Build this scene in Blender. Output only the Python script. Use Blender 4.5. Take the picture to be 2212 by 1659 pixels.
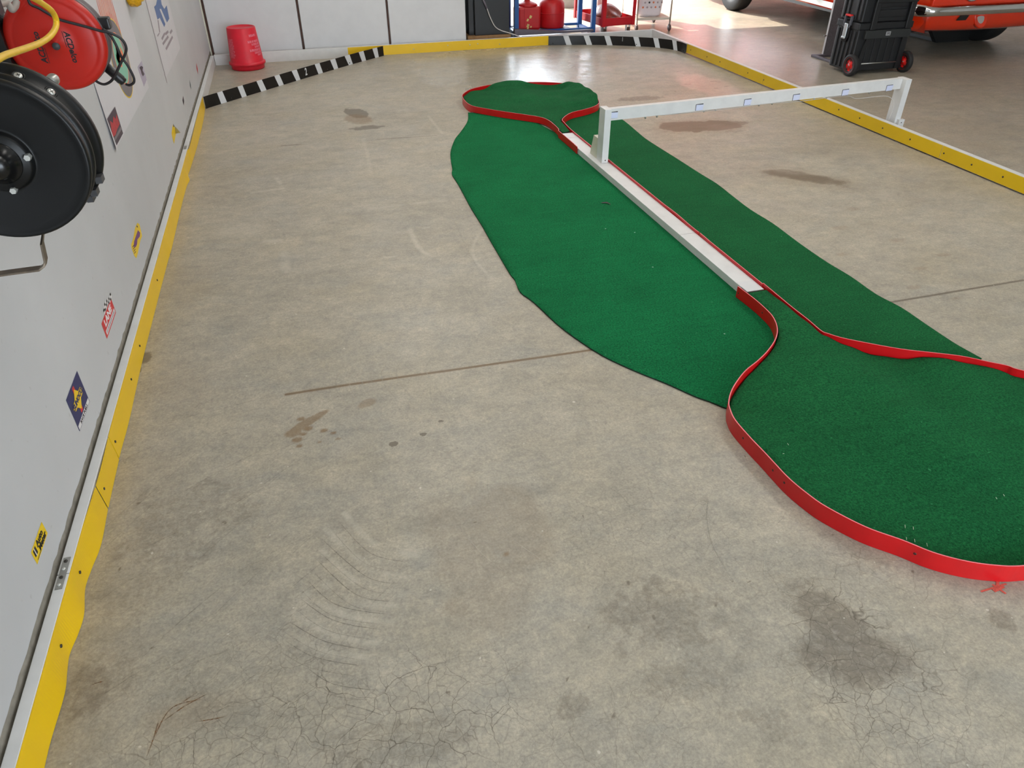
import bpy, bmesh, math, random
import numpy as np
from mathutils import Vector, Matrix

for o in list(bpy.data.objects):
    bpy.data.objects.remove(o)
sc = bpy.context.scene
COL = sc.collection
PI = math.pi
R = math.radians
random.seed(7)

# ---------------------------------------------------------------- camera
W_PX, H_PX = 2212, 1659
F_PX = 1575.6
CAM_H = 1.53
YAW, PITCH, ROLL = R(15.4453), R(35.1176), R(-0.1156)
fwd = Vector((math.sin(YAW) * math.cos(PITCH), math.cos(YAW) * math.cos(PITCH), -math.sin(PITCH)))
rgt = Vector((math.cos(YAW), -math.sin(YAW), 0))
upv = rgt.cross(fwd)
r2 = rgt * math.cos(ROLL) + upv * math.sin(ROLL)
u2 = -rgt * math.sin(ROLL) + upv * math.cos(ROLL)
cam = bpy.data.cameras.new('camera')
cam.sensor_fit = 'HORIZONTAL'
cam.sensor_width = 36
cam.lens = F_PX / W_PX * 36
cam.clip_start = 0.02
co = bpy.data.objects.new('camera', cam)
COL.objects.link(co)
co.matrix_world = Matrix(((r2.x, u2.x, -fwd.x, 0), (r2.y, u2.y, -fwd.y, 0), (r2.z, u2.z, -fwd.z, CAM_H), (0, 0, 0, 1)))
sc.camera = co
CAM = Vector((0, 0, CAM_H))

# ---------------------------------------------------------------- light
world = bpy.data.worlds.new('sky')
sc.world = world
world.use_nodes = True
bg = world.node_tree.nodes['Background']
bg.inputs[0].default_value = (0.80, 0.90, 1.0, 1)
bg.inputs[1].default_value = 8.0
sd = bpy.data.lights.new('sun', 'SUN')
sd.energy = 9.0
sd.angle = R(0.6)
sd.color = (1.0, 0.90, 0.78)
so = bpy.data.objects.new('sun', sd)
COL.objects.link(so)
_el = math.atan2(2.13, 2.41)
sund = Vector((0.435 * math.cos(_el), -0.90 * math.cos(_el), -math.sin(_el)))
so.rotation_euler = sund.to_track_quat('-Z', 'Y').to_euler()


def area(name, loc, tgt, sx, sy, power, color, spread=PI):
    l = bpy.data.lights.new(name, 'AREA')
    l.shape = 'RECTANGLE'
    l.size, l.size_y, l.energy, l.color, l.spread = sx, sy, power, color, spread
    o = bpy.data.objects.new(name, l)
    COL.objects.link(o)
    o.location = loc
    o.rotation_euler = (Vector(tgt) - Vector(loc)).to_track_quat('-Z', 'Y').to_euler()
    return o


# fluorescent strips on the ceiling and daylight from the bay door behind the camera
for (lx, ly) in ((0.9, 2.4), (3.3, 2.4), (0.9, 5.0), (3.3, 5.0), (0.9, 7.4)):
    area('ceiling_strip_light', (lx, ly, 2.92), (lx, ly, 0), 0.4, 2.4, 21 if ly < 3 else 25, (1.0, 0.968, 0.91))
for (px_, w_) in ((2.83, 1.56), (5.95, 4.1)):
    po = area('bay_door_portal', (px_, 10.48, 1.06), (px_, 5, 1.06), w_, 2.1, 1, (1, 1, 1))
    po.data.cycles.is_portal = True
area('rear_bay_daylight', (2.6, -2.9, 1.25), (2.6, 3, 0.6), 4.2, 2.2, 32, (0.80, 0.90, 1.0))

sc.view_settings.view_transform = 'Standard'
sc.view_settings.look = 'None'
sc.view_settings.gamma = 1
sc.view_settings.use_curve_mapping = False
sc.view_settings.exposure = 0.0


# ---------------------------------------------------------------- helpers
def ray(px, py):
    return r2 * ((px - W_PX / 2) / F_PX) - u2 * ((py - H_PX / 2) / F_PX) + fwd


def at(px, py, z=0.0):
    d = ray(px, py)
    return CAM + d * ((z - CAM_H) / d.z)


def atx(px, py, X):
    d = ray(px, py)
    return CAM + d * (X / d.x)


def aty(px, py, Y):
    d = ray(px, py)
    return CAM + d * (Y / d.y)


def lin(c):
    return tuple((v / 12.92 if v <= 0.04045 else ((v + 0.055) / 1.055) ** 2.4) for v in (x / 255 for x in c[:3])) + (1,)


class NT:
    def __init__(s, name):
        s.m = bpy.data.materials.new(name)
        s.m.use_nodes = True
        s.t = s.m.node_tree
        s.b = s.t.nodes['Principled BSDF']

    def n(s, typ, **kw):
        nd = s.t.nodes.new(typ)
        for k, v in kw.items():
            if k.startswith('i_'):
                nd.inputs[k[2:].replace('_', ' ')].default_value = v
            else:
                setattr(nd, k, v)
        return nd

    def l(s, a, b):
        s.t.links.new(a, b)

    def coord(s):
        return s.n('ShaderNodeNewGeometry').outputs['Position']

    def noise(s, vec, scale, detail=3, rough=0.55, dist=0.0):
        nd = s.n('ShaderNodeTexNoise')
        nd.inputs['Scale'].default_value = scale
        nd.inputs['Detail'].default_value = detail
        nd.inputs['Roughness'].default_value = rough
        nd.inputs['Distortion'].default_value = dist
        s.l(vec, nd.inputs['Vector'])
        return nd.outputs['Fac']

    def ramp(s, fac, p0, p1, c0=(0, 0, 0, 1), c1=(1, 1, 1, 1)):
        nd = s.n('ShaderNodeValToRGB')
        e = nd.color_ramp.elements
        e[0].position, e[0].color = p0, c0
        e[1].position, e[1].color = p1, c1
        s.l(fac, nd.inputs[0])
        return nd.outputs[0]

    def mix(s, fac, a, b, mode='MIX'):
        nd = s.n('ShaderNodeMix', data_type='RGBA', blend_type=mode)
        for sock, v in ((nd.inputs[0], fac), (nd.inputs[6], a), (nd.inputs[7], b)):
            if isinstance(v, (int, float, tuple)):
                sock.default_value = v
            else:
                s.l(v, sock)
        return nd.outputs[2]

    def math(s, op, a, b=0.0, clamp=False):
        nd = s.n('ShaderNodeMath', operation=op, use_clamp=clamp)
        for sock, v in ((nd.inputs[0], a), (nd.inputs[1], b)):
            if isinstance(v, (int, float)):
                sock.default_value = v
            else:
                s.l(v, sock)
        return nd.outputs[0]

    def bump(s, h, strength, dist):
        nd = s.n('ShaderNodeBump')
        nd.inputs['Strength'].default_value = strength
        nd.inputs['Distance'].default_value = dist
        s.l(h, nd.inputs['Height'])
        s.l(nd.outputs[0], s.b.inputs['Normal'])


_mats = {}


def mat(name, rgb, rough=0.5, metal=0.0, var=0.06, scale=9.0, bump=0.0, bscale=200.0, spec=0.5, coat=0.0, trans=0.0, alpha=1.0):
    if name in _mats:
        return _mats[name]
    g = NT(name)
    c = lin(rgb)
    p = g.coord()
    f = g.noise(p, scale, 4)
    d = tuple(max(0, v * (1 - var)) for v in c[:3]) + (1,)
    e = tuple(min(1, v * (1 + var)) for v in c[:3]) + (1,)
    g.l(g.ramp(f, 0.3, 0.7, d, e), g.b.inputs['Base Color'])
    g.b.inputs['Roughness'].default_value = rough
    g.b.inputs['Metallic'].default_value = metal
    g.b.inputs['Specular IOR Level'].default_value = spec
    g.b.inputs['Coat Weight'].default_value = coat
    g.b.inputs['Coat Roughness'].default_value = 0.08
    g.b.inputs['Transmission Weight'].default_value = trans
    g.b.inputs['Alpha'].default_value = alpha
    if bump:
        g.bump(g.noise(p, bscale, 3), bump, 0.002)
    _mats[name] = g.m
    return g.m


class MB:
    """collects shapes in world coordinates, links them as one mesh object"""

    def __init__(s, M=None):
        s.v, s.f, s.mi, s.sm = [], [], [], []
        s.M = M or Matrix.Identity(4)

    def add(s, vs, fs, mi=0, smooth=False):
        b = len(s.v)
        s.v += [tuple(s.M @ Vector(p)) for p in vs]
        for f in fs:
            s.f.append([b + i for i in f])
            s.mi.append(mi)
            s.sm.append(smooth)
        return s

    def box(s, lo, hi, mi=0, bev=0.0):
        x0, y0, z0 = lo
        x1, y1, z1 = hi
        if bev <= 0:
            s.add([(x0, y0, z0), (x1, y0, z0), (x1, y1, z0), (x0, y1, z0), (x0, y0, z1), (x1, y0, z1), (x1, y1, z1), (x0, y1, z1)],
                  [(0, 3, 2, 1), (4, 5, 6, 7), (0, 1, 5, 4), (1, 2, 6, 5), (2, 3, 7, 6), (3, 0, 4, 7)], mi)
            return s
        b = bmesh.new()
        bmesh.ops.create_cube(b, size=1)
        for v in b.verts:
            v.co = Vector((x0 + (v.co.x + .5) * (x1 - x0), y0 + (v.co.y + .5) * (y1 - y0), z0 + (v.co.z + .5) * (z1 - z0)))
        bmesh.ops.bevel(b, geom=b.edges[:], offset=min(bev, .45 * min(x1 - x0, y1 - y0, z1 - z0)), segments=2, affect='EDGES', profile=0.5)
        b.verts.index_update()
        s.add([v.co.copy() for v in b.verts], [[v.index for v in f.verts] for f in b.faces], mi)
        b.free()
        return s

    def prism(s, poly, axis, a0, a1, mi=0):
        """poly: 2-D points; extruded along axis ('x','y','z') from a0 to a1"""
        def P(p, a):
            return {'x': (a, p[0], p[1]), 'y': (p[0], a, p[1]), 'z': (p[0], p[1], a)}[axis]
        n = len(poly)
        s.add([P(p, a0) for p in poly] + [P(p, a1) for p in poly],
              [list(range(n))[::-1], list(range(n, 2 * n))] + [(i, (i + 1) % n, n + (i + 1) % n, n + i) for i in range(n)], mi)
        return s

    def lathe(s, prof, c, axis='z', n=32, mi=0, smooth=True, caps=True):
        """prof: (radius, height along axis)"""
        vs, fs = [], []
        for (r, h) in prof:
            for k in range(n):
                a = 2 * PI * k / n
                u, w = r * math.cos(a), r * math.sin(a)
                p = {'z': (u, w, h), 'y': (u, h, w), 'x': (h, u, w)}[axis]
                vs.append((c[0] + p[0], c[1] + p[1], c[2] + p[2]))
        for j in range(len(prof) - 1):
            for k in range(n):
                k2 = (k + 1) % n
                fs.append((j * n + k, j * n + k2, (j + 1) * n + k2, (j + 1) * n + k))
        if caps and prof[0][0] > 1e-6:
            fs.append(list(range(n))[::-1])
        if caps and prof[-1][0] > 1e-6:
            fs.append([(len(prof) - 1) * n + k for k in range(n)])
        s.add(vs, fs, mi, smooth)
        return s

    def tube(s, pts, r, n=10, mi=0, closed=False):
        pts = [Vector(p) for p in pts]
        N = len(pts)
        vs, fs = [], []
        prev = None
        for i, p in enumerate(pts):
            t = (pts[min(i + 1, N - 1)] - pts[max(i - 1, 0)]).normalized()
            a = Vector((0, 0, 1)) if abs(t.z) < 0.9 else Vector((1, 0, 0))
            if prev is not None:
                e1 = (prev - t * prev.dot(t)).normalized()
            else:
                e1 = t.cross(a).normalized()
            prev = e1
            e2 = t.cross(e1)
            rr = r[i] if isinstance(r, (list, tuple)) else r
            for k in range(n):
                q = 2 * PI * k / n
                vs.append(p + e1 * rr * math.cos(q) + e2 * rr * math.sin(q))
        for i in range(N - 1):
            for k in range(n):
                k2 = (k + 1) % n
                fs.append((i * n + k, i * n + k2, (i + 1) * n + k2, (i + 1) * n + k))
        fs += [list(range(n))[::-1], [(N - 1) * n + k for k in range(n)]]
        s.add(vs, fs, mi, True)
        return s

    def strip(s, bot, top, th, mi=None, side=1.0, top_mi=None):
        """upright ribbon: bot/top are lists of 3-D points, thickness th to one side"""
        n = len(bot)
        vs = []
        for i in range(n):
            t = Vector(bot[min(i + 1, n - 1)]) - Vector(bot[max(i - 1, 0)])
            nrm = Vector((t.y, -t.x, 0)).normalized() * th * side
            b, tt = Vector(bot[i]), Vector(top[i])
            vs += [b, tt, tt + nrm, b + nrm]
        for i in range(n - 1):
            a, c = 4 * i, 4 * i + 4
            m = mi[i] if mi is not None else 0
            s.add([vs[a], vs[a + 1], vs[a + 2], vs[a + 3], vs[c], vs[c + 1], vs[c + 2], vs[c + 3]],
                  [(0, 4, 5, 1), (2, 6, 7, 3), (3, 7, 4, 0)], m, False)
            s.add([vs[a + 1], vs[a + 2], vs[c + 2], vs[c + 1]], [(0, 3, 2, 1)], m if top_mi is None else top_mi, False)
        s.add(vs[:4], [(0, 1, 2, 3)], mi[0] if mi else 0)
        s.add(vs[-4:], [(3, 2, 1, 0)], mi[-1] if mi else 0)
        return s

    def build(s, name, mats, parent=None, recalc=True):
        if not isinstance(mats, (list, tuple)):
            mats = [mats]
        root = parent
        while root is not None and root.parent is not None:
            root = root.parent
        off = Vector(root.location) if root is not None else Vector((0, 0, 0))
        me = bpy.data.meshes.new(name)
        me.from_pydata([tuple(Vector(p) - off) for p in s.v], [], s.f)
        for m in mats:
            me.materials.append(m)
        me.polygons.foreach_set('material_index', s.mi)
        me.polygons.foreach_set('use_smooth', s.sm)
        if recalc:
            b = bmesh.new()
            b.from_mesh(me)
            bmesh.ops.remove_doubles(b, verts=b.verts, dist=1e-6)
            bmesh.ops.recalc_face_normals(b, faces=b.faces)
            b.to_mesh(me)
            b.free()
        o = bpy.data.objects.new(name, me)
        COL.objects.link(o)
        if parent is not None:
            o.parent = parent
        return o


def tag(o, label, cat, group=None):
    o['label'], o['category'] = label, cat
    if group:
        o['group'] = group
    return o


def struct(o, label=None):
    o['kind'] = 'structure'
    if label:
        o['label'] = label
    return o


def thing(name, label, cat, loc, group=None):
    o = bpy.data.objects.new(name, None)
    COL.objects.link(o)
    o.location = loc
    o.empty_display_size = 0.05
    return tag(o, label, cat, group)


def text(name, body, size, M, mt, parent, xs=1.0, shear=0.0, ext=0.0004, bold=0.0):
    c = bpy.data.curves.new(name, 'FONT')
    c.body = body
    c.size = size
    c.align_x, c.align_y = 'CENTER', 'CENTER'
    c.extrude = ext
    c.offset = bold
    c.shear = shear
    c.resolution_u = 3
    c.materials.append(mt)
    tmp = bpy.data.objects.new(name, c)
    COL.objects.link(tmp)
    bpy.context.view_layer.update()
    me = bpy.data.meshes.new_from_object(tmp.evaluated_get(bpy.context.evaluated_depsgraph_get()))
    me.name = name
    bpy.data.objects.remove(tmp)
    o = bpy.data.objects.new(name, me)
    COL.objects.link(o)
    root = parent
    while root.parent is not None:
        root = root.parent
    o.parent = parent
    o.matrix_local = Matrix.Translation(-Vector(root.location)) @ M @ Matrix.Diagonal((xs, 1, 1, 1))
    return o


def crom(pts, per=8, closed=False):
    """Catmull-Rom resample of a list of tuples"""
    P = [np.array(p, float) for p in pts]
    n = len(P)
    out = []
    for i in range(n if closed else n - 1):
        if closed:
            a, b, c, d = P[(i - 1) % n], P[i], P[(i + 1) % n], P[(i + 2) % n]
        else:
            a, b, c, d = P[max(i - 1, 0)], P[i], P[i + 1], P[min(i + 2, n - 1)]
        for k in range(per):
            t = k / per
            out.append(0.5 * ((2 * b) + (-a + c) * t + (2 * a - 5 * b + 4 * c - d) * t * t + (-a + 3 * b - 3 * c + d) * t ** 3))
    if not closed:
        out.append(P[-1])
    return out


def arclen_resample(P, n):
    P = np.array(P, float)
    d = np.r_[0, np.cumsum(np.linalg.norm(np.diff(P, axis=0), axis=1))]
    t = np.linspace(0, d[-1], n)
    return np.stack([np.interp(t, d, P[:, k]) for k in range(P.shape[1])], 1)


# ---------------------------------------------------------------- materials
M_white = mat('white_paint', (210, 210, 211), 0.45, var=0.03)
M_wwood = mat('white_painted_wood', (212, 212, 211), 0.42, var=0.05, scale=14, bump=0.05, bscale=90)
M_wcream = mat('cream_painted_wood', (205, 203, 186), 0.5, var=0.05, scale=12)
M_yel = mat('yellow_plastic', (230, 188, 6), 0.36, var=0.03, scale=6)
M_yel2 = mat('yellow_plastic_shaded', (216, 178, 8), 0.40, var=0.04, scale=6)  # darker copy of the same yellow, shade painted in for the right-hand strips
M_black = mat('black_plastic', (16, 16, 17), 0.38, var=0.1)
M_blk2 = mat('black_gloss_plastic', (10, 10, 11), 0.25)
M_stripe = mat('white_tape', (206, 208, 210), 0.5, var=0.03)
M_red = mat('red_edging_plastic', (196, 12, 20), 0.34, var=0.08, scale=12)
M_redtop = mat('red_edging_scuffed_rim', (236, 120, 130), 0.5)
M_steel = mat('galvanised_steel', (170, 170, 165), 0.34, metal=0.9, var=0.12, scale=30)
M_screw = mat('dark_screw_head', (60, 56, 50), 0.45, metal=0.5)
M_screwl = mat('bright_screw_head', (205, 205, 200), 0.35, metal=0.6)
M_chrome = mat('chrome', (225, 225, 225), 0.07, metal=1.0, var=0.02)
M_orange = mat('orange_car_paint', (236, 52, 12), 0.22, var=0.02, coat=0.8)
M_rubber = mat('tyre_rubber', (30, 29, 29), 0.7)
M_bucket = mat('red_bucket_plastic', (214, 22, 46), 0.42, var=0.08, scale=14)
M_bprint = mat('faded_white_print', (226, 112, 128), 0.6, var=0.25, scale=120)
M_tool = mat('toolbox_plastic', (26, 27, 29), 0.5, var=0.12, bump=0.2, bscale=700)
M_wheelred = mat('red_wheel_plastic', (220, 24, 20), 0.4)
M_blue = mat('blue_steel', (26, 84, 150), 0.4, var=0.1)
M_grey = mat('grey_steel', (104, 98, 108), 0.5, var=0.12, scale=20)
M_can = mat('red_tank_paint', (190, 20, 26), 0.4, var=0.08)
M_lbl = mat('torn_paper_label', (210, 190, 120), 0.7, var=0.2, scale=60)
M_cartred = mat('red_cart_paint', (192, 22, 34), 0.35, var=0.06)
M_basket = mat('white_basket_plastic', (228, 220, 224), 0.45, var=0.03)
M_wood = mat('plain_wood', (150, 112, 70), 0.6, var=0.2, scale=25)
M_brown = mat('dark_brown_edge', (70, 44, 34), 0.7, var=0.25, scale=30)
M_conc = mat('grey_concrete_sill', (136, 130, 118), 0.85, var=0.25, scale=35, bump=0.4, bscale=150)
M_cord = mat('white_cord', (196, 192, 188), 0.5)
M_blkcord = mat('black_cord', (30, 28, 30), 0.5)
M_hose = mat('yellow_air_hose', (222, 178, 30), 0.42, var=0.12, scale=30)
M_reelred = mat('red_reel_enamel', (180, 32, 20), 0.38, var=0.04, spec=0.35)
M_reelblk = mat('black_reel_enamel', (9, 10, 11), 0.42, spec=.35, var=0.12, scale=20, bump=0.05, bscale=300)
M_dkgrey = mat('dark_grey_plastic', (62, 62, 64), 0.5)
M_ink = mat('black_ink', (24, 22, 26), 0.5)
M_paper = mat('white_paper', (202, 200, 203), 0.6, var=0.02)
M_bluepaper = mat('pale_blue_card', (206, 212, 236), 0.55, var=0.02)


def wall_mat():
    g = NT('white_wall_board')
    p = g.coord()
    f = g.noise(p, 1.3, 4)
    c = g.ramp(f, 0.3, 0.75, lin((182, 183, 184)), lin((196, 197, 198)))
    sp = g.ramp(g.noise(p, 38, 2, 0.4), 0.72, 0.78)
    c = g.mix(g.math('MULTIPLY', sp, 0.22), c, lin((130, 125, 120)))
    g.l(c, g.b.inputs['Base Color'])
    g.b.inputs['Roughness'].default_value = 0.5
    g.bump(g.noise(p, 60, 3), 0.06, 0.002)
    return g.m


M_wall = wall_mat()


def turf_mat(name, dark, light, spot=(64, 140, 96)):
    g = NT(name)
    p = g.coord()
    a = g.noise(p, 150, 3, 0.7)
    b = g.noise(p, 620, 2, 0.6)
    big = g.noise(p, 3.2, 3, 0.6)
    fine = g.math('ADD', g.math('MULTIPLY', a, 0.55), g.math('MULTIPLY', b, 0.45))
    c = g.ramp(fine, 0.37, 0.63, lin(dark), lin(light))
    mp = g.n('ShaderNodeMapping')
    mp.inputs['Scale'].default_value = (3, 26, 3)
    mp.inputs['Rotation'].default_value = (0, 0, R(6))
    g.l(p, mp.inputs[0])
    st = g.noise(mp.outputs[0], 2.0, 3)
    w = g.math('ADD', g.math('MULTIPLY', big, 0.6), g.math('MULTIPLY', st, 0.4))
    c = g.mix(1.0, c, g.ramp(w, 0.3, 0.7, (0.80, 0.80, 0.80, 1), (1.18, 1.18, 1.18, 1)), 'MULTIPLY')
    lint = g.ramp(g.noise(p, 75, 1, 0.2), 0.80, 0.83)
    c = g.mix(g.math('MULTIPLY', lint, 0.55), c, lin(spot))
    g.l(c, g.b.inputs['Base Color'])
    g.b.inputs['Roughness'].default_value = 0.95
    g.b.inputs['Specular IOR Level'].default_value = 0.08
    g.b.inputs['Sheen Weight'].default_value = 0.12
    g.b.inputs['Sheen Roughness'].default_value = 0.5
    g.b.inputs['Sheen Tint'].default_value = lin((90, 200, 140))
    g.bump(fine, 0.9, 0.006)
    return g.m


M_turf = turf_mat('green_turf_bright', (7, 60, 33), (26, 134, 78))
M_turf2 = turf_mat('green_turf_deep', (9, 52, 27), (34, 112, 62))
M_turfe = mat('turf_backing_edge', (18, 40, 26), 0.9)


# ---------------------------------------------------------------- floor
def floor_material():
    g = NT('worn_concrete')
    p = g.coord()
    at_ = g.n('ShaderNodeAttribute', attribute_name='wear_shade')
    sep = g.n('ShaderNodeSeparateColor')
    g.l(at_.outputs['Color'], sep.inputs[0])
    dark, light, brown, crk = sep.outputs[0], sep.outputs[1], sep.outputs[2], at_.outputs['Alpha']
    mp = g.n('ShaderNodeMapping')
    mp.inputs['Rotation'].default_value = (0, 0, R(8))
    mp.inputs['Scale'].default_value = (1.0, 1.35, 1.0)
    g.l(p, mp.inputs[0])
    big = g.noise(mp.outputs[0], 1.1, 5, 0.62, 0.4)
    mid = g.noise(mp.outputs[0], 7.0, 5, 0.66, 0.6)
    fine = g.noise(p, 150, 4, 0.75)
    tone = g.ramp(big, 0.30, 0.70, lin((155, 148, 134)), lin((183, 174, 157)))
    tone = g.mix(0.5, tone, g.ramp(mid, 0.28, 0.72, lin((147, 141, 128)), lin((187, 177, 157))))
    warm = g.ramp(g.noise(p, 2.6, 4, 0.6), 0.46, 0.74)
    tone = g.mix(g.math('MULTIPLY', warm, 0.22), tone, lin((172, 156, 122)))
    cool = g.ramp(g.noise(mp.outputs[0], 3.7, 5, 0.65, 0.5), 0.50, 0.72)
    tone = g.mix(g.math('MULTIPLY', cool, 0.34), tone, lin((152, 152, 146)))
    tone = g.mix(1.0, tone, g.ramp(fine, 0.30, 0.70, (0.80, 0.80, 0.80, 1), (1.18, 1.18, 1.18, 1)), 'MULTIPLY')
    mp2 = g.n('ShaderNodeMapping')
    mp2.inputs['Rotation'].default_value = (0, 0, R(5))
    mp2.inputs['Scale'].default_value = (8.0, 13.0, 8.0)
    g.l(p, mp2.inputs[0])
    trow = g.noise(mp2.outputs[0], 1.0, 6, 0.68, 0.5)
    tone = g.mix(1.0, tone, g.ramp(trow, 0.28, 0.72, (0.87, 0.88, 0.89, 1), (1.10, 1.09, 1.08, 1)), 'MULTIPLY')
    mot = g.noise(p, 27, 6, 0.72, 0.4)
    tone = g.mix(1.0, tone, g.ramp(mot, 0.30, 0.70, (0.87, 0.88, 0.90, 1), (1.10, 1.09, 1.07, 1)), 'MULTIPLY')
    mot2 = g.noise(p, 70, 4, 0.75, 0.3)
    tone = g.mix(1.0, tone, g.ramp(mot2, 0.32, 0.68, (0.84, 0.85, 0.87, 1), (1.13, 1.12, 1.11, 1)), 'MULTIPLY')
    # painted wear and under-car shade, broken up with noise
    brk = g.ramp(g.noise(p, 34, 5, 0.75), 0.32, 0.62)
    brk2 = g.ramp(g.noise(mp.outputs[0], 16, 5, 0.75, 0.8), 0.36, 0.60)
    nb_ = g.noise(p, 46, 6, 0.78, 0.5)
    dk = g.math('MULTIPLY', g.math('SUBTRACT', g.math('ADD', g.math('MULTIPLY', dark, 1.1), nb_), 0.93), 3.2, True)
    dk = g.math('MULTIPLY', dk, g.math('MULTIPLY', dark, 1.25, True))
    tone = g.mix(g.math('MULTIPLY', dk, 0.78, True), tone, lin((100, 90, 77)))
    lt = g.math('MULTIPLY', light, g.math('ADD', g.math('MULTIPLY', brk2, 0.7), 0.3))
    tone = g.mix(g.math('MULTIPLY', lt, 0.8, True), tone, lin((203, 195, 178)))
    bn = g.math('MULTIPLY', brown, g.math('ADD', g.math('MULTIPLY', brk, 0.3), 0.7))
    tone = g.mix(g.math('MULTIPLY', bn, 0.85, True), tone, lin((122, 94, 58)))
    # hairline map cracking
    wv = g.n('ShaderNodeVectorMath', operation='ADD')
    nz = g.n('ShaderNodeTexNoise')
    nz.inputs['Scale'].default_value = 6
    nz.inputs['Detail'].default_value = 4
    g.l(p, nz.inputs['Vector'])
    sv = g.n('ShaderNodeVectorMath', operation='SCALE')
    sv.inputs['Scale'].default_value = 0.11
    g.l(nz.outputs['Color'], sv.inputs[0])
    g.l(p, wv.inputs[0])
    g.l(sv.outputs[0], wv.inputs[1])
    vo = g.n('ShaderNodeTexVoronoi', feature='DISTANCE_TO_EDGE')
    vo.inputs['Scale'].default_value = 11
    g.l(wv.outputs[0], vo.inputs['Vector'])
    line = g.ramp(vo.outputs['Distance'], 0.002, 0.012, (1, 1, 1, 1), (0, 0, 0, 1))
    vo2 = g.n('ShaderNodeTexVoronoi', feature='DISTANCE_TO_EDGE')
    vo2.inputs['Scale'].default_value = 30
    g.l(wv.outputs[0], vo2.inputs['Vector'])
    line2 = g.ramp(vo2.outputs['Distance'], 0.004, 0.034, (1, 1, 1, 1), (0, 0, 0, 1))
    cm = g.ramp(g.noise(p, 1.7, 3, 0.6), 0.47, 0.62)
    cm2 = g.ramp(g.noise(p, 2.3, 3, 0.6, 0.3), 0.52, 0.66)
    near = g.math('ADD', g.math('MULTIPLY', crk, 1.0), g.math('MULTIPLY', cm, 0.30), True)
    cr = g.math('ADD', g.math('MULTIPLY', line, g.math('MULTIPLY', near, 0.80)),
                g.math('MULTIPLY', line2, g.math('MULTIPLY', g.math('ADD', g.math('MULTIPLY', cm2, 0.25), g.math('MULTIPLY', crk, 0.9)), 0.62)), True)
    tone = g.mix(cr, tone, lin((96, 88, 76)))
    # specks of pale grit
    gr = g.ramp(g.noise(p, 52, 1, 0.2), 0.815, 0.83)
    tone = g.mix(g.math('MULTIPLY', gr, 0.5), tone, lin((225, 218, 205)))
    g.l(tone, g.b.inputs['Base Color'])
    rg = g.ramp(g.noise(mp.outputs[0], 2.4, 5, 0.65), 0.3, 0.7, (0.36,) * 3 + (1,), (0.52,) * 3 + (1,))
    pol = g.n('ShaderNodeAttribute', attribute_name='polish')
    rg = g.mix(pol.outputs['Fac'], rg, (0.27, 0.27, 0.27, 1))
    g.l(g.mix(pol.outputs['Fac'], (0.36, 0.36, 0.36, 1), (0.62, 0.62, 0.62, 1)), g.b.inputs['Specular IOR Level'])
    g.l(rg, g.b.inputs['Roughness'])
    g.b.inputs['Specular IOR Level'].default_value = 0.42
    h = g.math('ADD', g.math('MULTIPLY', g.noise(mp.outputs[0], 3.0, 4, 0.6), 1.0), g.math('MULTIPLY', fine, 0.05))
    h = g.math('SUBTRACT', h, g.math('MULTIPLY', cr, 0.06))
    g.bump(h, 0.16, 0.03)
    return g.m


MARKS = []


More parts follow.
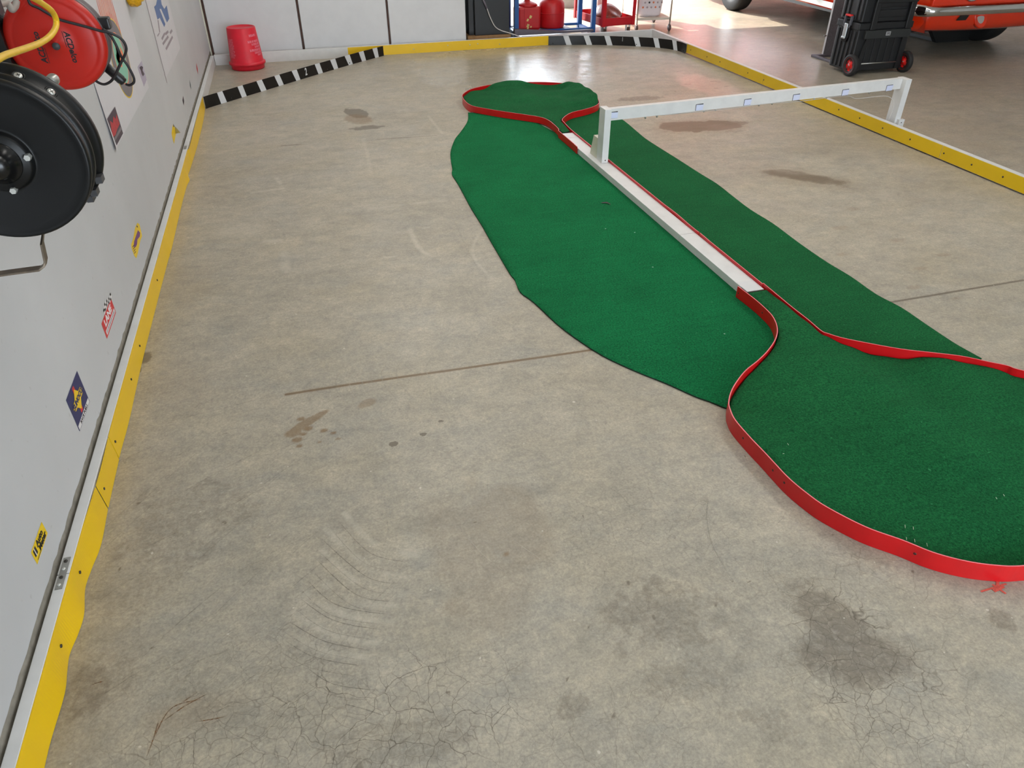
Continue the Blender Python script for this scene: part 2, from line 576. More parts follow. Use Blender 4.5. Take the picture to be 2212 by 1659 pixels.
def build_floor():
    xs = np.unique(np.concatenate([np.arange(-1.0, 1.9, 0.0062), np.arange(1.9, 4.2, 0.022), np.linspace(4.2, 9.2, 50)]))
    ys = np.unique(np.concatenate([np.linspace(-3.2, 0.7, 12), np.arange(0.7, 2.6, 0.0065), np.arange(2.6, 5.2, 0.016), np.arange(5.2, 9.2, 0.04), np.linspace(9.2, 10.7, 12)]))
    X, Y = np.meshgrid(xs, ys)
    nx, ny = len(xs), len(ys)
    wear_shade = np.zeros((ny, nx, 4), np.float32)
    rng = np.random.default_rng(3)
    # smooth value noise used to roughen outlines
    def vnoise(sx, seed):
        r_ = np.random.default_rng(seed)
        T = r_.random((64, 64))
        u, v = (X * sx) % 63, (Y * sx) % 63
        i, j = np.floor(u).astype(int), np.floor(v).astype(int)
        a, b = u - i, v - j
        a, b = a * a * (3 - 2 * a), b * b * (3 - 2 * b)
        return (T[j, i] * (1 - a) + T[j, i + 1] * a) * (1 - b) + (T[j + 1, i] * (1 - a) + T[j + 1, i + 1] * a) * b
    N1, N2, N3 = vnoise(4.3, 1), vnoise(13.0, 2), vnoise(37.0, 5)
    ROUGH = (N1 - .5) * 1.0 + (N2 - .5) * .8 + (N3 - .5) * .5

    def blob(px, py, rx, ry, ch, amt, ang=0.0, soft=0.5, rough=0.5):
        c = at(px, py)
        dx, dy = X - c.x, Y - c.y
        ca, sa = math.cos(ang), math.sin(ang)
        u, v = (dx * ca + dy * sa) / rx, (-dx * sa + dy * ca) / ry
        d = np.sqrt(u * u + v * v) + ROUGH * rough
        m = np.clip((1 - d) / soft + 0.5, 0, 1)
        wear_shade[..., ch] = np.maximum(wear_shade[..., ch], m * amt)

    def stroke(pxs, w, ch, amt, seg=6, brk=0.0, world=False):
        P = [tuple(at(*p)[:2]) for p in pxs] if not world else pxs
        P = np.array(crom(P, seg))
        if w <= .0065 and P[:, 1].mean() < 3.4:
            MARKS.append((P, w, ch, amt))
            return
        x0, x1, y0, y1 = P[:, 0].min() - .05, P[:, 0].max() + .05, P[:, 1].min() - .05, P[:, 1].max() + .05
        i0, i1 = np.searchsorted(xs, [x0, x1])
        j0, j1 = np.searchsorted(ys, [y0, y1])
        if i1 - i0 < 2 or j1 - j0 < 2:
            return
        sx, sy = X[j0:j1, i0:i1], Y[j0:j1, i0:i1]
        D = np.full(sx.shape, 9.0)
        for a, b in zip(P[:-1], P[1:]):
            ab = b - a
            L = ab @ ab + 1e-12
            t = np.clip(((sx - a[0]) * ab[0] + (sy - a[1]) * ab[1]) / L, 0, 1)
            D = np.minimum(D, np.hypot(sx - a[0] - t * ab[0], sy - a[1] - t * ab[1]))
        m = np.clip(1.5 - D / w, 0, 1) * amt
        if brk:
            m = m * np.clip((N2[j0:j1, i0:i1] * .5 + N3[j0:j1, i0:i1] * .5 - brk) * 5, 0, 1)
        wear_shade[j0:j1, i0:i1, ch] = np.maximum(wear_shade[j0:j1, i0:i1, ch], m)

    # saw-cut control joints of the slab
    stroke([(618, 852), (760, 830), (950, 803), (1278, 756)], 0.0068, 0, 1.0, 2)
    stroke([(618, 852), (760, 830), (950, 803), (1278, 756)], 0.0067, 2, .8, 2)
    stroke([(1278, 756), (1600, 710), (1930, 652), (2212, 605)], 0.008, 0, 1.0, 2)
    stroke([(563, 317.5), (780, 304), (979, 290)], 0.007, 0, 0.75, 2)
    stroke([(330, 918), (470, 885), (560, 862), (618, 852)], 0.0035, 0, 0.55, 4)
    stroke([(540, 788), (600, 800), (650, 812)], 0.0035, 0, 0.4, 4)
    # oil and paint stains
    blob(660, 915, .085, .017, 2, .8, 0.62, .15, .28)
    blob(633, 936, .028, .020, 2, .8, 0, .15, .25)
    blob(790, 872, .040, .022, 2, .5, .5, .25, .6)
    for (a, b, s) in ((642, 950, .014), (665, 926, .012), (700, 930, .010), (647, 963, .008), (655, 938, .009), (720, 935, .007), (690, 955, .006), (730, 948, .006), (650, 905, .01)):
        blob(a, b, s * 1.25, s, 2, .95, 0, .3, .15)
    for (a, b, s) in ((850, 959, .013), (914, 938, .010), (952, 910, .008)):
        blob(a, b, s * 1.3, s, 0, .95, 0, .3, .12)
    blob(1094, 1198, .009, .007, 2, .95, 0, .3, .1)
    blob(1105, 1150, .11, .17, 2, .26, .2, .5, .6)
    blob(1010, 1180, .10, .20, 2, .24, .3, .5, .6)
    blob(1080, 1270, .14, .10, 2, .20, .3, .5, .6)
    blob(985, 1310, .03, .03, 2, .25, .3, .5, .5)
    blob(772, 245, .075, .16, 0, .85, .25, .2, .3)
    blob(788, 276, .15, .055, 0, .8, 0, .2, .3)
    blob(775, 258, .095, .15, 2, .75, .2, .25, .35)
    blob(1515, 272, .30, .15, 0, .85, -.15, .2, .35)
    blob(1515, 272, .34, .18, 2, .35, -.15, .4, .35)
    blob(1590, 266, .10, .06, 0, .65, 0, .3, .4)
    blob(1590, 283, .10, .05, 0, .55, 0, .3, .4)
    blob(1385, 213, .22, .08, 0, .65, 0, .35, .4)
    blob(1730, 380, .30, .10, 0, .8, -.75, .6, .4)
    blob(1730, 380, .36, .16, 2, .3, -.75, .9, .4)
    blob(1730, 372, .20, .05, 1, .4, -.62, .6, .5)
    blob(1700, 352, .22, .05, 0, .40, -.2, .7, .4)
    for (a, b, s) in ((1842, 452, .05), (1815, 492, .04), (1938, 519, .05), (1974, 621, .035), (2065, 645, .03), (2040, 550, .03), (1820, 550, .03), (1990, 580, .03)):
        blob(a, b, s, s * .5, 2, .34, 0, .5, .5)
    blob(1805, 1335, .10, .17, 0, .66, .25, .8, .4)
    blob(1850, 1420, .20, .10, 0, .66, -.3, .9, .4)
    blob(1870, 1440, .17, .13, 3, .95, -.3, .8, .5)
    blob(1815, 1350, .12, .16, 3, .95, 0, .8, .5)
    blob(2090, 1570, .10, .06, 2, .30, 0, .9, .5)
    blob(2080, 1600, .14, .05, 0, .22, 0, .9, .5)
    # scuffed grey patches
    for (a, b, rx, ry, k) in ((1420, 1330, .22, .10, .55), (1560, 1380, .12, .10, .45), (1490, 1470, .11, .07, .5), (1620, 1545, .12, .03, .5), (1370, 1600, .12, .05, .4),
                              (430, 1090, .20, .14, .50), (350, 1180, .16, .12, .5), (300, 1290, .16, .10, .45), (520, 1140, .16, .12, .36), (560, 1260, .13, .08, .36), (240, 1440, .13, .08, .45),
                              (320, 900, .12, .10, .35), (880, 1610, .16, .05, .50), (740, 1560, .18, .06, .34), (440, 700, .25, .20, .25), (600, 760, .30, .14, .2), (420, 460, .18, .10, .3),
                              (1230, 1530, .05, .03, .55), (1115, 1447, .02, .015, .5), (2165, 1340, .035, .03, .6), (1100, 800, .05, .02, .2), (560, 1640, .22, .05, .35), (390, 620, .08, .2, .25), (330, 700, .06, .12, .35)):
        blob(a, b, rx, ry, 0, k, random.uniform(-.4, .4), 1.0, .9)
    blob(640, 1560, .40, .10, 3, .75, 0, .9, .5)
    blob(900, 1590, .22, .08, 3, .85, 0, .9, .5)
    blob(1050, 1560, .12, .08, 3, .5, 0, .9, .5)
    blob(560, 1430, .24, .10, 3, .45, 0, .9, .5)
    blob(1400, 1180, .4, .25, 3, .22, 0, .9, .5)
    blob(1760, 1250, .3, .12, 3, .30, 0, .9, .5)
    blob(1330, 1560, .35, .10, 3, .35, 0, .9, .5)
    # long tyre-swirl scuffs of the near left
    rr = random.Random(5)
    for k in range(95):
        px, py = rr.uniform(170, 640), rr.uniform(980, 1620)
        L = rr.uniform(40, 260)
        a = R(rr.uniform(22, 44))
        stroke([(px, py), (px + L * .5 * math.cos(a), py - L * .5 * math.sin(a) - 3), (px + L * math.cos(a), py - L * math.sin(a) + rr.uniform(-6, 8))], rr.uniform(.0014, .0042), 0, rr.uniform(.15, .55), 6, .34)
    for k in range(26):
        px, py = rr.uniform(420, 1080), rr.uniform(330, 800)
        L = rr.uniform(30, 150)
        stroke([(px, py), (px + L * .5, py - L * .05), (px + L, py - L * .13)], rr.uniform(.004, .012), rr.choice((0, 1, 1)), rr.uniform(.2, .5), 3, .42)
    # wiper-like arcs scraped in the slab
    arcs = [(730, 1125, 800, 1195, 885, 1215), (690, 1160, 790, 1245, 870, 1262), (680, 1205, 770, 1285, 860, 1300), (660, 1250, 730, 1308, 860, 1330),
            (645, 1290, 720, 1340, 830, 1362), (620, 1340, 700, 1385, 800, 1405), (610, 1380, 680, 1420, 790, 1440), (660, 1440, 720, 1478, 820, 1492), (740, 1520, 780, 1530, 835, 1548)]
    for i, a in enumerate(arcs):
        q = [(a[0], a[1]), (a[2], a[3]), (a[4], a[5])]
        if i < 7:
            stroke([(x + 14, y - 16) for x, y in q], .009, 1, .55, 8, .30)
        stroke(q, .0028, 0, .9, 8, .22)
        stroke([(x - 12, y + 22) for x, y in q], .0025, 0, .6, 8, .30)
    for (a, b) in ((740, 800), (768, 796), (795, 790), (815, 788), (838, 784), (870, 778), (935, 770)):
        stroke([(a, b), (a - 14, b + 22), (a - 6, b + 50), (a + 22, b + 82)], .006, 1, .45, 6, .30)
    for q in ([(1053, 1028), (1060, 1090), (1110, 1165), (1190, 1222)], [(985, 1130), (1040, 1195), (1110, 1250)], [(838, 990), (842, 1040), (836, 1100), (840, 1170)],
              [(930, 820), (935, 870), (990, 900), (1060, 925)], [(1100, 830), (1180, 860), (1290, 880)], [(1110, 790), (1150, 815), (1240, 850)], [(860, 1250), (800, 1310), (760, 1390)], [(900, 1235), (830, 1310), (800, 1380)],
              [(1530, 1080), (1525, 1130), (1545, 1200), (1600, 1280)], [(1700, 1100), (1690, 1120), (1670, 1140)], [(1650, 1150), (1652, 1200), (1650, 1270)]):
        stroke(q, .0026, 1, .6, 8, .30)
    stroke([(1530, 1075), (1527, 1120), (1540, 1180), (1575, 1240)], .003, 0, .6, 8)
    stroke([(1060, 470), (1020, 540), (1060, 600)][::-1], .008, 1, .5, 8)
    stroke([(975, 465), (1005, 530), (1035, 585)], .006, 1, .6, 8)
    stroke([(885, 495), (905, 535), (925, 550)], .012, 1, .7, 8)
    stroke([(612, 545), (618, 585)], .02, 1, .55, 8)
    stroke([(545, 416), (612, 407)], .012, 1, .75, 8)
    stroke([(598, 385), (605, 397)], .012, 1, .7, 8)
    stroke([(575, 520), (600, 520)], .02, 1, .6, 8)
    blob(515, 500, .10, .10, 1, .35, 0, .6, .5)
    stroke([(785, 300), (795, 340), (800, 372)], .012, 1, .35, 6)
    stroke([(925, 250), (955, 288)], .010, 1, .5, 6)
    stroke([(860, 240), (880, 236)], .02, 1, .5, 6)
    stroke([(800, 452), (870, 442), (1000, 430)], .014, 1, .45, 6, .3)
    stroke([(800, 446), (900, 432)], .012, 0, .4, 6, .3)
    stroke([(950, 968), (975, 962), (990, 970), (965, 978), (950, 968)], .003, 1, 1.0, 5, .3)
    # rusty root-like streaks, near left corner
    for q in ([(330, 1600), (370, 1530), (440, 1510)], [(350, 1560), (400, 1525), (452, 1497)], [(420, 1560), (470, 1552), (495, 1545)], [(315, 1640), (330, 1600), (345, 1550)], [(196, 1480), (215, 1474), (225, 1472)], [(390, 1520), (420, 1500), (430, 1492)]):
        stroke(q, .0030, 2, .95, 8, .25)
    blob(400, 1540, .10, .05, 2, .25, 0, .9, .5)
    # dust line along the wall strip
    for (a, b, s, k) in ((372, 590, .05, .3), (330, 720, .05, .4), (312, 775, .02, .8), (300, 800, .012, .8), (190, 1500, .05, .6), (155, 1520, .05, .55), (215, 1300, .06, .4), (250, 1150, .06, .3), (440, 262, .08, .3), (415, 370, .06, .3)):
        blob(a, b, s, s * 1.8, 0, k, 0, .8, .8)
    for (a, b, s) in ((150, 1560, .09), (185, 1440, .10), (230, 1240, .1), (280, 1060, .1), (330, 840, .1), (380, 620, .1), (425, 400, .12)):
        blob(a + 40, b, s, s * 2.0, 2, .15, 0, 1.0, .6)
    # grit and little flecks
    for k in range(60):
        px, py = rr.uniform(300, 2100), rr.uniform(700, 1640)
        blob(px, py, .004, .004, 1, .7, 0, .5, .1)
    for k in range(28):
        px, py = rr.uniform(250, 2150), rr.uniform(700, 1640)
        blob(px, py, .007, .004, 0, .8, rr.uniform(0, 3), .5, .3)
    # chips in the far slab, both sides of the right-hand board
    for (a, b) in ((1485, 182), (1466, 155), (1540, 175), (1555, 178), (1570, 187), (1545, 190), (1460, 198), (1680, 103), (1658, 95), (1624, 107), (1710, 108), (1695, 120), (1565, 82), (1556, 80), (1275, 125), (1185, 120), (1142, 126)):
        blob(a, b, .035, .018, 0, .75, 0, .4, .4)
    stroke([(1128, 133), (1150, 148), (1195, 170)], .006, 0, .7, 4)
    stroke([(1432, 68), (1600, 58), (1720, 47)], .008, 0, .6, 3)
    blob(1780, 83, .12, .12, 1, .6, 0, .5, .5)
    # shade under the car painted dark; brown tint spreads over the right side
    blob(2120, 120, 1.1, .55, 0, .45, 0, .9, .5)
    blob(2060, 300, .9, .9, 2, .22, 0, 1.0, .5)
    blob(1690, 160, .5, .5, 2, .12, 0, 1.0, .4)

    # sealed, shinier patches of the slab near the bay
    pol = np.zeros((ny, nx), np.float32)
    for (a, b_, rx, ry, k) in ((1085, 150, .80, 1.10, 1.0), (1150, 120, .62, .45, 1.0), (1530, 184, .20, .5, .8), (1650, 125, .75, 1.3, .85), (1560, 80, .9, .8, .7), (1300, 60, 2.2, .42, .8)):
        c = at(a, b_)
        dd = np.sqrt(((X - c.x) / rx) ** 2 + ((Y - c.y) / ry) ** 2) + ROUGH * .38
        pol = np.maximum(pol, np.clip((1 - dd) / .22 + .5, 0, 1) * k)
    me = bpy.data.meshes.new('floor')
    v = np.stack([X, Y, np.zeros_like(X)], -1).reshape(-1, 3).astype(np.float32)
    q = (np.arange(ny - 1)[:, None] * nx + np.arange(nx - 1)[None]).reshape(-1)
    f = np.stack([q, q + 1, q + nx + 1, q + nx], 1).astype(np.int32)
    me.vertices.add(len(v))
    me.vertices.foreach_set('co', v.ravel())
    me.loops.add(f.size)
    me.loops.foreach_set('vertex_index', f.ravel())
    me.polygons.add(len(f))
    me.polygons.foreach_set('loop_start', np.arange(0, f.size, 4, dtype=np.int32))
    me.update(calc_edges=True)
    ca = me.attributes.new('wear_shade', 'FLOAT_COLOR', 'POINT')
    ca.data.foreach_set('color', wear_shade.reshape(-1))
    pa_ = me.attributes.new('polish', 'FLOAT', 'POINT')
    pa_.data.foreach_set('value', pol.reshape(-1).astype(np.float32))
    me.materials.append(floor_material())
    o = bpy.data.objects.new('floor', me)
    COL.objects.link(o)
    struct(o, 'worn beige concrete garage floor')
    return len(v)


NV = build_floor()


def mark_mat(name, rgb, lo, hi):
    g = NT(name)
    p = g.coord()
    a_ = g.n('ShaderNodeAttribute', attribute_name='strength')
    g.b.inputs['Base Color'].default_value = lin(rgb)
    g.b.inputs['Roughness'].default_value = 0.6
    br = g.ramp(g.noise(p, 60, 5, 0.75), lo, hi)
    g.l(g.math('MULTIPLY', a_.outputs['Fac'], br, True), g.b.inputs['Alpha'])
    return g.m


def build_marks():
    rm = random.Random(8)
    V, F, MI, S = [], [], [], []
    for k, (P, w, ch, amt) in enumerate(MARKS):
        P = arclen_resample(P, max(6, int(np.linalg.norm(np.diff(P, axis=0), axis=1).sum() / .012)))
        n = len(P)
        b0 = len(V)
        z = .0004 + .00001 * (k % 30)
        for i in range(n):
            t = P[min(i + 1, n - 1)] - P[max(i - 1, 0)]
            nn = np.array([-t[1], t[0]]) / (np.hypot(*t) + 1e-9)
            u = i / (n - 1)
            ta = min(1, u / .12, (1 - u) / .12)
            ww = w * (.38, .5, .45)[ch] * (.35 + .65 * ta) * rm.uniform(.75, 1.25)
            V.append((*(P[i] - nn * ww), z))
            V.append((*(P[i] + nn * ww), z))
            S += [amt * ta * (.42, .62, .8)[ch]] * 2
        for i in range(n - 1):
            F.append((b0 + 2 * i, b0 + 2 * i + 2, b0 + 2 * i + 3, b0 + 2 * i + 1))
            MI.append(ch)
    me = bpy.data.meshes.new('floor_scratches')
    me.from_pydata(V, [], F)
    for m in (mark_mat('scratch_dark', (70, 64, 56), .30, .58), mark_mat('scratch_pale', (206, 198, 180), .34, .66), mark_mat('rust_streak', (132, 84, 34), .32, .60)):
        me.materials.append(m)
    me.polygons.foreach_set('material_index', MI)
    a_ = me.attributes.new('strength', 'FLOAT', 'POINT')
    a_.data.foreach_set('value', np.array(S, np.float32))
    o = bpy.data.objects.new('floor_scratches', me)
    COL.objects.link(o)
    o.parent = bpy.data.objects['floor']
    o['label'] = 'scratches and streaks in the concrete'


build_marks()
# chalk cross and red fleck drawn on the floor
M_chalk = mat('red_chalk', (202, 88, 74), 0.8, var=0.3, scale=300)
b = MB()
for (p, q, w) in (((2118, 1277), (2175, 1262), .004), ((2145, 1262), (2172, 1283), .005), ((2158, 1250), (2152, 1275), .006), ((2145, 1275), (2170, 1268), .007)):
    zc = .0006 + w * .1
    A, B = at(*p, zc), at(*q, zc)
    t = (B - A).normalized()
    n_ = Vector((-t.y, t.x, 0)) * w
    b.add([A - n_, A + n_ * .3, B + n_, B - n_ * .3], [(0, 1, 2, 3)])
tag(b.build('chalk_cross', M_chalk), 'small red chalk cross scrawled on the concrete by the red edging', 'chalk mark')

# ---------------------------------------------------------------- room shell
XW = -0.778
YB = 10.6


def quad_wall(name, pts, m, label):
    return struct(MB().add(pts, [tuple(range(len(pts)))]).build(name, m, recalc=False), label)


b = MB()
ys_ = np.linspace(-3.2, 8.75, 400)
rj = random.Random(2)
low = [0.113 + rj.uniform(-.003, .003) + (.004 if rj.random() < .1 else 0) for _ in ys_]
for i in range(len(ys_) - 1):
    b.add([(XW, ys_[i], low[i]), (XW, ys_[i + 1], low[i + 1]), (XW, ys_[i + 1], 3.0), (XW, ys_[i], 3.0), (XW - .011, ys_[i], low[i]), (XW - .011, ys_[i + 1], low[i + 1])],
          [(0, 1, 2, 3), (0, 4, 5, 1)])
struct(b.build('wall_left', M_wall), 'white boarded left wall')
struct(MB().box((XW - .12, -3.2, 0), (XW - .0035, 8.75, .3)).build('baseboard_left', M_conc), 'grey concrete sill below the left wall board')
M_ceil = mat('ceiling_board', (205, 203, 198), 0.8)
struct(MB().box((-.9, -3.3, 3.0), (9.3, YB + .1, 3.1)).build('ceiling', M_ceil), 'white ceiling')
# back wall with two bay doors, front of the cabinets' recess
M_back = mat('back_wall_paint', (200, 198, 192), 0.6)
b = MB()
b.box((-.9, 8.75, 0), (1.95, 8.85, 3.0))
b.box((1.95, 8.75, 0), (2.05, YB, 3.0))
b.box((3.62, YB - .1, 0), (3.89, YB, 2.13))
b.box((2.05, YB - .1, 2.13), (9.2, YB, 3.0))
b.box((8.0, YB - .1, 0), (9.2, YB, 2.13))
struct(b.build('wall_back', M_back), 'back wall with two open bay doors')
struct(MB().box((9.2, -3.3, 0), (9.3, YB, 3.0)).build('wall_right', M_back), 'right wall')
b = MB()
b.box((-.9, -3.3, 0), (.4, -3.2, 3.0))
b.box((.4, -3.3, 2.4), (9.3, -3.2, 3.0))
b.box((4.8, -3.3, 0), (9.3, -3.2, 2.4))
struct(b.build('wall_front', M_back), 'front wall behind the camera')
M_apron = mat('sunlit_driveway', (196, 190, 180), 0.7, var=0.1, scale=3)
struct(MB().add([(-6, YB + .05, -.01), (20, YB + .05, -.01), (20, 34, -.05), (-6, 34, -.05)], [(0, 1, 2, 3)]).build('ground_outside', M_apron), 'pale driveway outside the bay doors')
M_brick = mat('sky_blocker_brick', (136, 78, 62), 0.85, var=0.2, scale=6)
struct(MB().box((6.2, 16.0, -.05), (19, 16.3, 4.6)).build('wall_sky_blocker', M_brick), 'brick wall added across the driveway to block sky reflections')  # unseen wall, added to keep bright sky out of the floor reflections

# corner: strip between left wall and the cabinets
# ---------------------------------------------------------------- cabinets along the back
YC = 8.155
GAPS = [(-.775, -.765), None]
c1 = at(656.5, 106, .092).x * YC / 8.08
c2 = at(843, 95, .092).x * YC / 8.10
c3 = 1.772
cx_ = [-.757, c1, c2, c3]
lab = ['white storage cabinet in the corner behind the red bucket', 'middle white storage cabinet between two dark door gaps', 'white storage cabinet next to the black cabinet']
for i in range(3):
    x0, x1 = cx_[i], cx_[i + 1]
    t = thing('storage_cabinet', lab[i], 'cabinet', ((x0 + x1) / 2, 8.4, 0), 'white cabinets along the back')
    MB().box((x0 + .004, YC + .022, 0), (x1 - .004, 8.74, 2.3)).build('carcass', M_brown if i < 0 else M_white, t)
    MB().box((x0 + .012, YC, .015), (x1 - .012, YC + .019, 2.3), bev=.002).build('door', M_white, t)
    MB().box((x0 - .0075, YC + .006, .01), (x0 + .0085, YC + .021, 2.3)).build('edge_strip', M_brown, t)['label'] = 'dark brown strip in the door gap'
struct(MB().box((XW, 8.14, 0), (-.7665, 8.2, 2.3)).build('trim_1', M_wcream), 'cream corner trim beside the cabinets')

# ---------------------------------------------------------------- track boards
HB = 0.092
# left board
t = thing('left_track_board', 'long white board with a wavy yellow strip along the left wall', 'track board', (-.76, 4, 0))
YJ = 1.477
MB().box((-.7735, -1.2, 0), (-.7445, YJ - .001, HB), bev=.002).build('board', M_wwood, t)
MB().box((-.7735, YJ + .001, 0), (-.7445, 8.0, HB), bev=.002).build('board', M_wwood, t)
mp_ = MB().box((-.768, YJ - .05, HB), (-.751, YJ + .055, HB + .0018)).build('mending_plate', M_steel, t)
for yy, m in ((YJ - .036, M_screwl), (YJ + .016, M_screwl), (YJ - .012, M_screw), (YJ + .042, M_screw)):
    MB().lathe([(.0048, 0), (.0044, .0016), (.002, .0022), (0, .0022)], (-.7605, yy, HB + .0018), n=14).build('screw', m, mp_)
MB().box((-.768, 5.02, HB), (-.751, 5.09, HB + .0016)).build('mending_plate', M_steel, t)
bot = [(443, 235), (439, 262), (426, 316), (412, 362), (406.5, 379), (409.7, 389), (403, 404), (391, 449.5), (369, 545), (364, 560), (312, 762), (280, 905), (259.5, 982), (235.7, 1088.6), (219, 1174.6), (199, 1227), (184.4, 1271), (182, 1325.6), (170, 1367), (151, 1412.6), (145.5, 1449), (139.6, 1499.5), (110, 1600), (96, 1659)]
top = [(438.6, 206), (425, 258), (410.6, 316), (401, 333), (381.5, 412), (356.5, 497), (345, 545), (341, 560), (291, 726), (245, 905), (238.5, 930), (217, 1019), (183, 1129), (158, 1197.5), (137, 1266), (110, 1367), (84.7, 1458), (50, 1586.5), (31, 1659)]
Bw = sorted([tuple(at(x, y, .002)[:2]) for x, y in bot], key=lambda p: p[1])
Tw = sorted([tuple(at(x, y, HB - .002)[:2]) for x, y in top], key=lambda p: p[1])
yy = np.linspace(-1.0, 6.40, 900)


def pl(P, y):
    a = np.array(crom(P, 6))
    o_ = np.argsort(a[:, 1])
    return np.interp(y, a[o_, 1], a[o_, 0])


bx = np.maximum(pl(Bw, yy), -.7425)
tx = np.maximum(pl(Tw, yy), -.7425)
for (s0, s1, lift) in ((-1.0, 1.80, 0), (1.803, 2.03, .0006), (2.033, 6.388, 0)):
    k = (yy >= s0) & (yy <= s1)
    bb = [(x + lift, y, .002) for x, y in zip(bx[k], yy[k])]
    tt = [(x + lift, y, HB - .001) for x, y in zip(tx[k], yy[k])]
    st = MB().strip(bb, tt, .0022, side=-1).build('yellow_strip', M_yel, t)
for (x, y) in ((251, 948), (224, 1050), (173, 1230), (133, 1389), (317, 740), (344, 600), (285, 814)):
    P = at(x, y, .06)
    i = int(np.argmin(abs(yy - P.y)))
    MB().lathe([(.0045, -.002), (.0042, .0018), (0, .0026)], (max(bx[i], tx[i]) * .5 + .5 * min(bx[i], tx[i]) + .001, P.y, .05), axis='x', n=10).build('screw', M_screw, t)

# right board
t = thing('right_track_board', 'long white board with yellow strips running past the black tool case', 'track board', (3.9, 5, 0))
xr = lambda y: 3.866 + (7.247 - y) * .0112
ysr = [1.0, 3.0, 5.0, 7.0, 8.16]
MB().strip([(xr(y), y, .008) for y in ysr], [(xr(y), y, HB + .002) for y in ysr], .038).build('board', M_wwood, t)
jy1, jy2 = at(2030, 345).y, at(1646, 185).y
for (y0, y1) in ((1.0, jy1 - .0025), (jy1 + .0025, jy2 - .0025), (jy2 + .0025, 7.275)):
    q = np.linspace(y0, y1, 8)
    MB().strip([(xr(y) - .003, y, .010) for y in q], [(xr(y) - .003, y, HB) for y in q], .0027).build('yellow_strip', M_yel2, t)
for (x, y) in ((1813, 236.6), (1858, 255), (1907.6, 276.7), (1967, 300.7), (2040, 331), (2100, 355.6), (2167.5, 382), (1492.6, 108), (1528, 122.6), (1556, 133.6), (1616, 157.4), (1650.6, 172.5)):
    P = atx(x, y, 3.87)
    P = atx(x, y, xr(P.y))
    MB().lathe([(0, -.003), (.0055, -.002), (.0055, .002)], (xr(P.y) - .003, P.y, P.z), axis='x', n=10).build('screw', M_screw, t)

# back board
t = thing('back_track_board', 'long white board with a yellow strip in front of the white cabinets', 'track board', (1.5, 8.1, 0))
yb = lambda x: 8.012 + (x + .74) * .0215
xsb = [-.742, .5, 1.8, 3.0, 3.86]
MB().strip([(x, yb(x), 0) for x in xsb], [(x, yb(x), HB) for x in xsb], .038, side=-1).build('board', M_wwood, t)
x0, x1 = at(751, 119).x, at(1184.5, 97.7).x
q = np.linspace(x0, x1, 10)
MB().strip([(x, yb(x) - .003, .002) for x in q], [(x, yb(x) - .003, HB) for x in q], .0027, side=-1).build('yellow_strip', M_yel, t)
for (x, y) in ((893, 105.5), (967, 97.7), (1015, 96.7), (1079.6, 95.6), (1032, 94.6)):
    P = aty(x, y, yb(1.8) - .003)
    MB().lathe([(0, -.003), (.006, -.002), (.006, .002)], (P.x, yb(P.x) - .003, P.z), axis='y', n=10).build('screw', M_screwl, t)


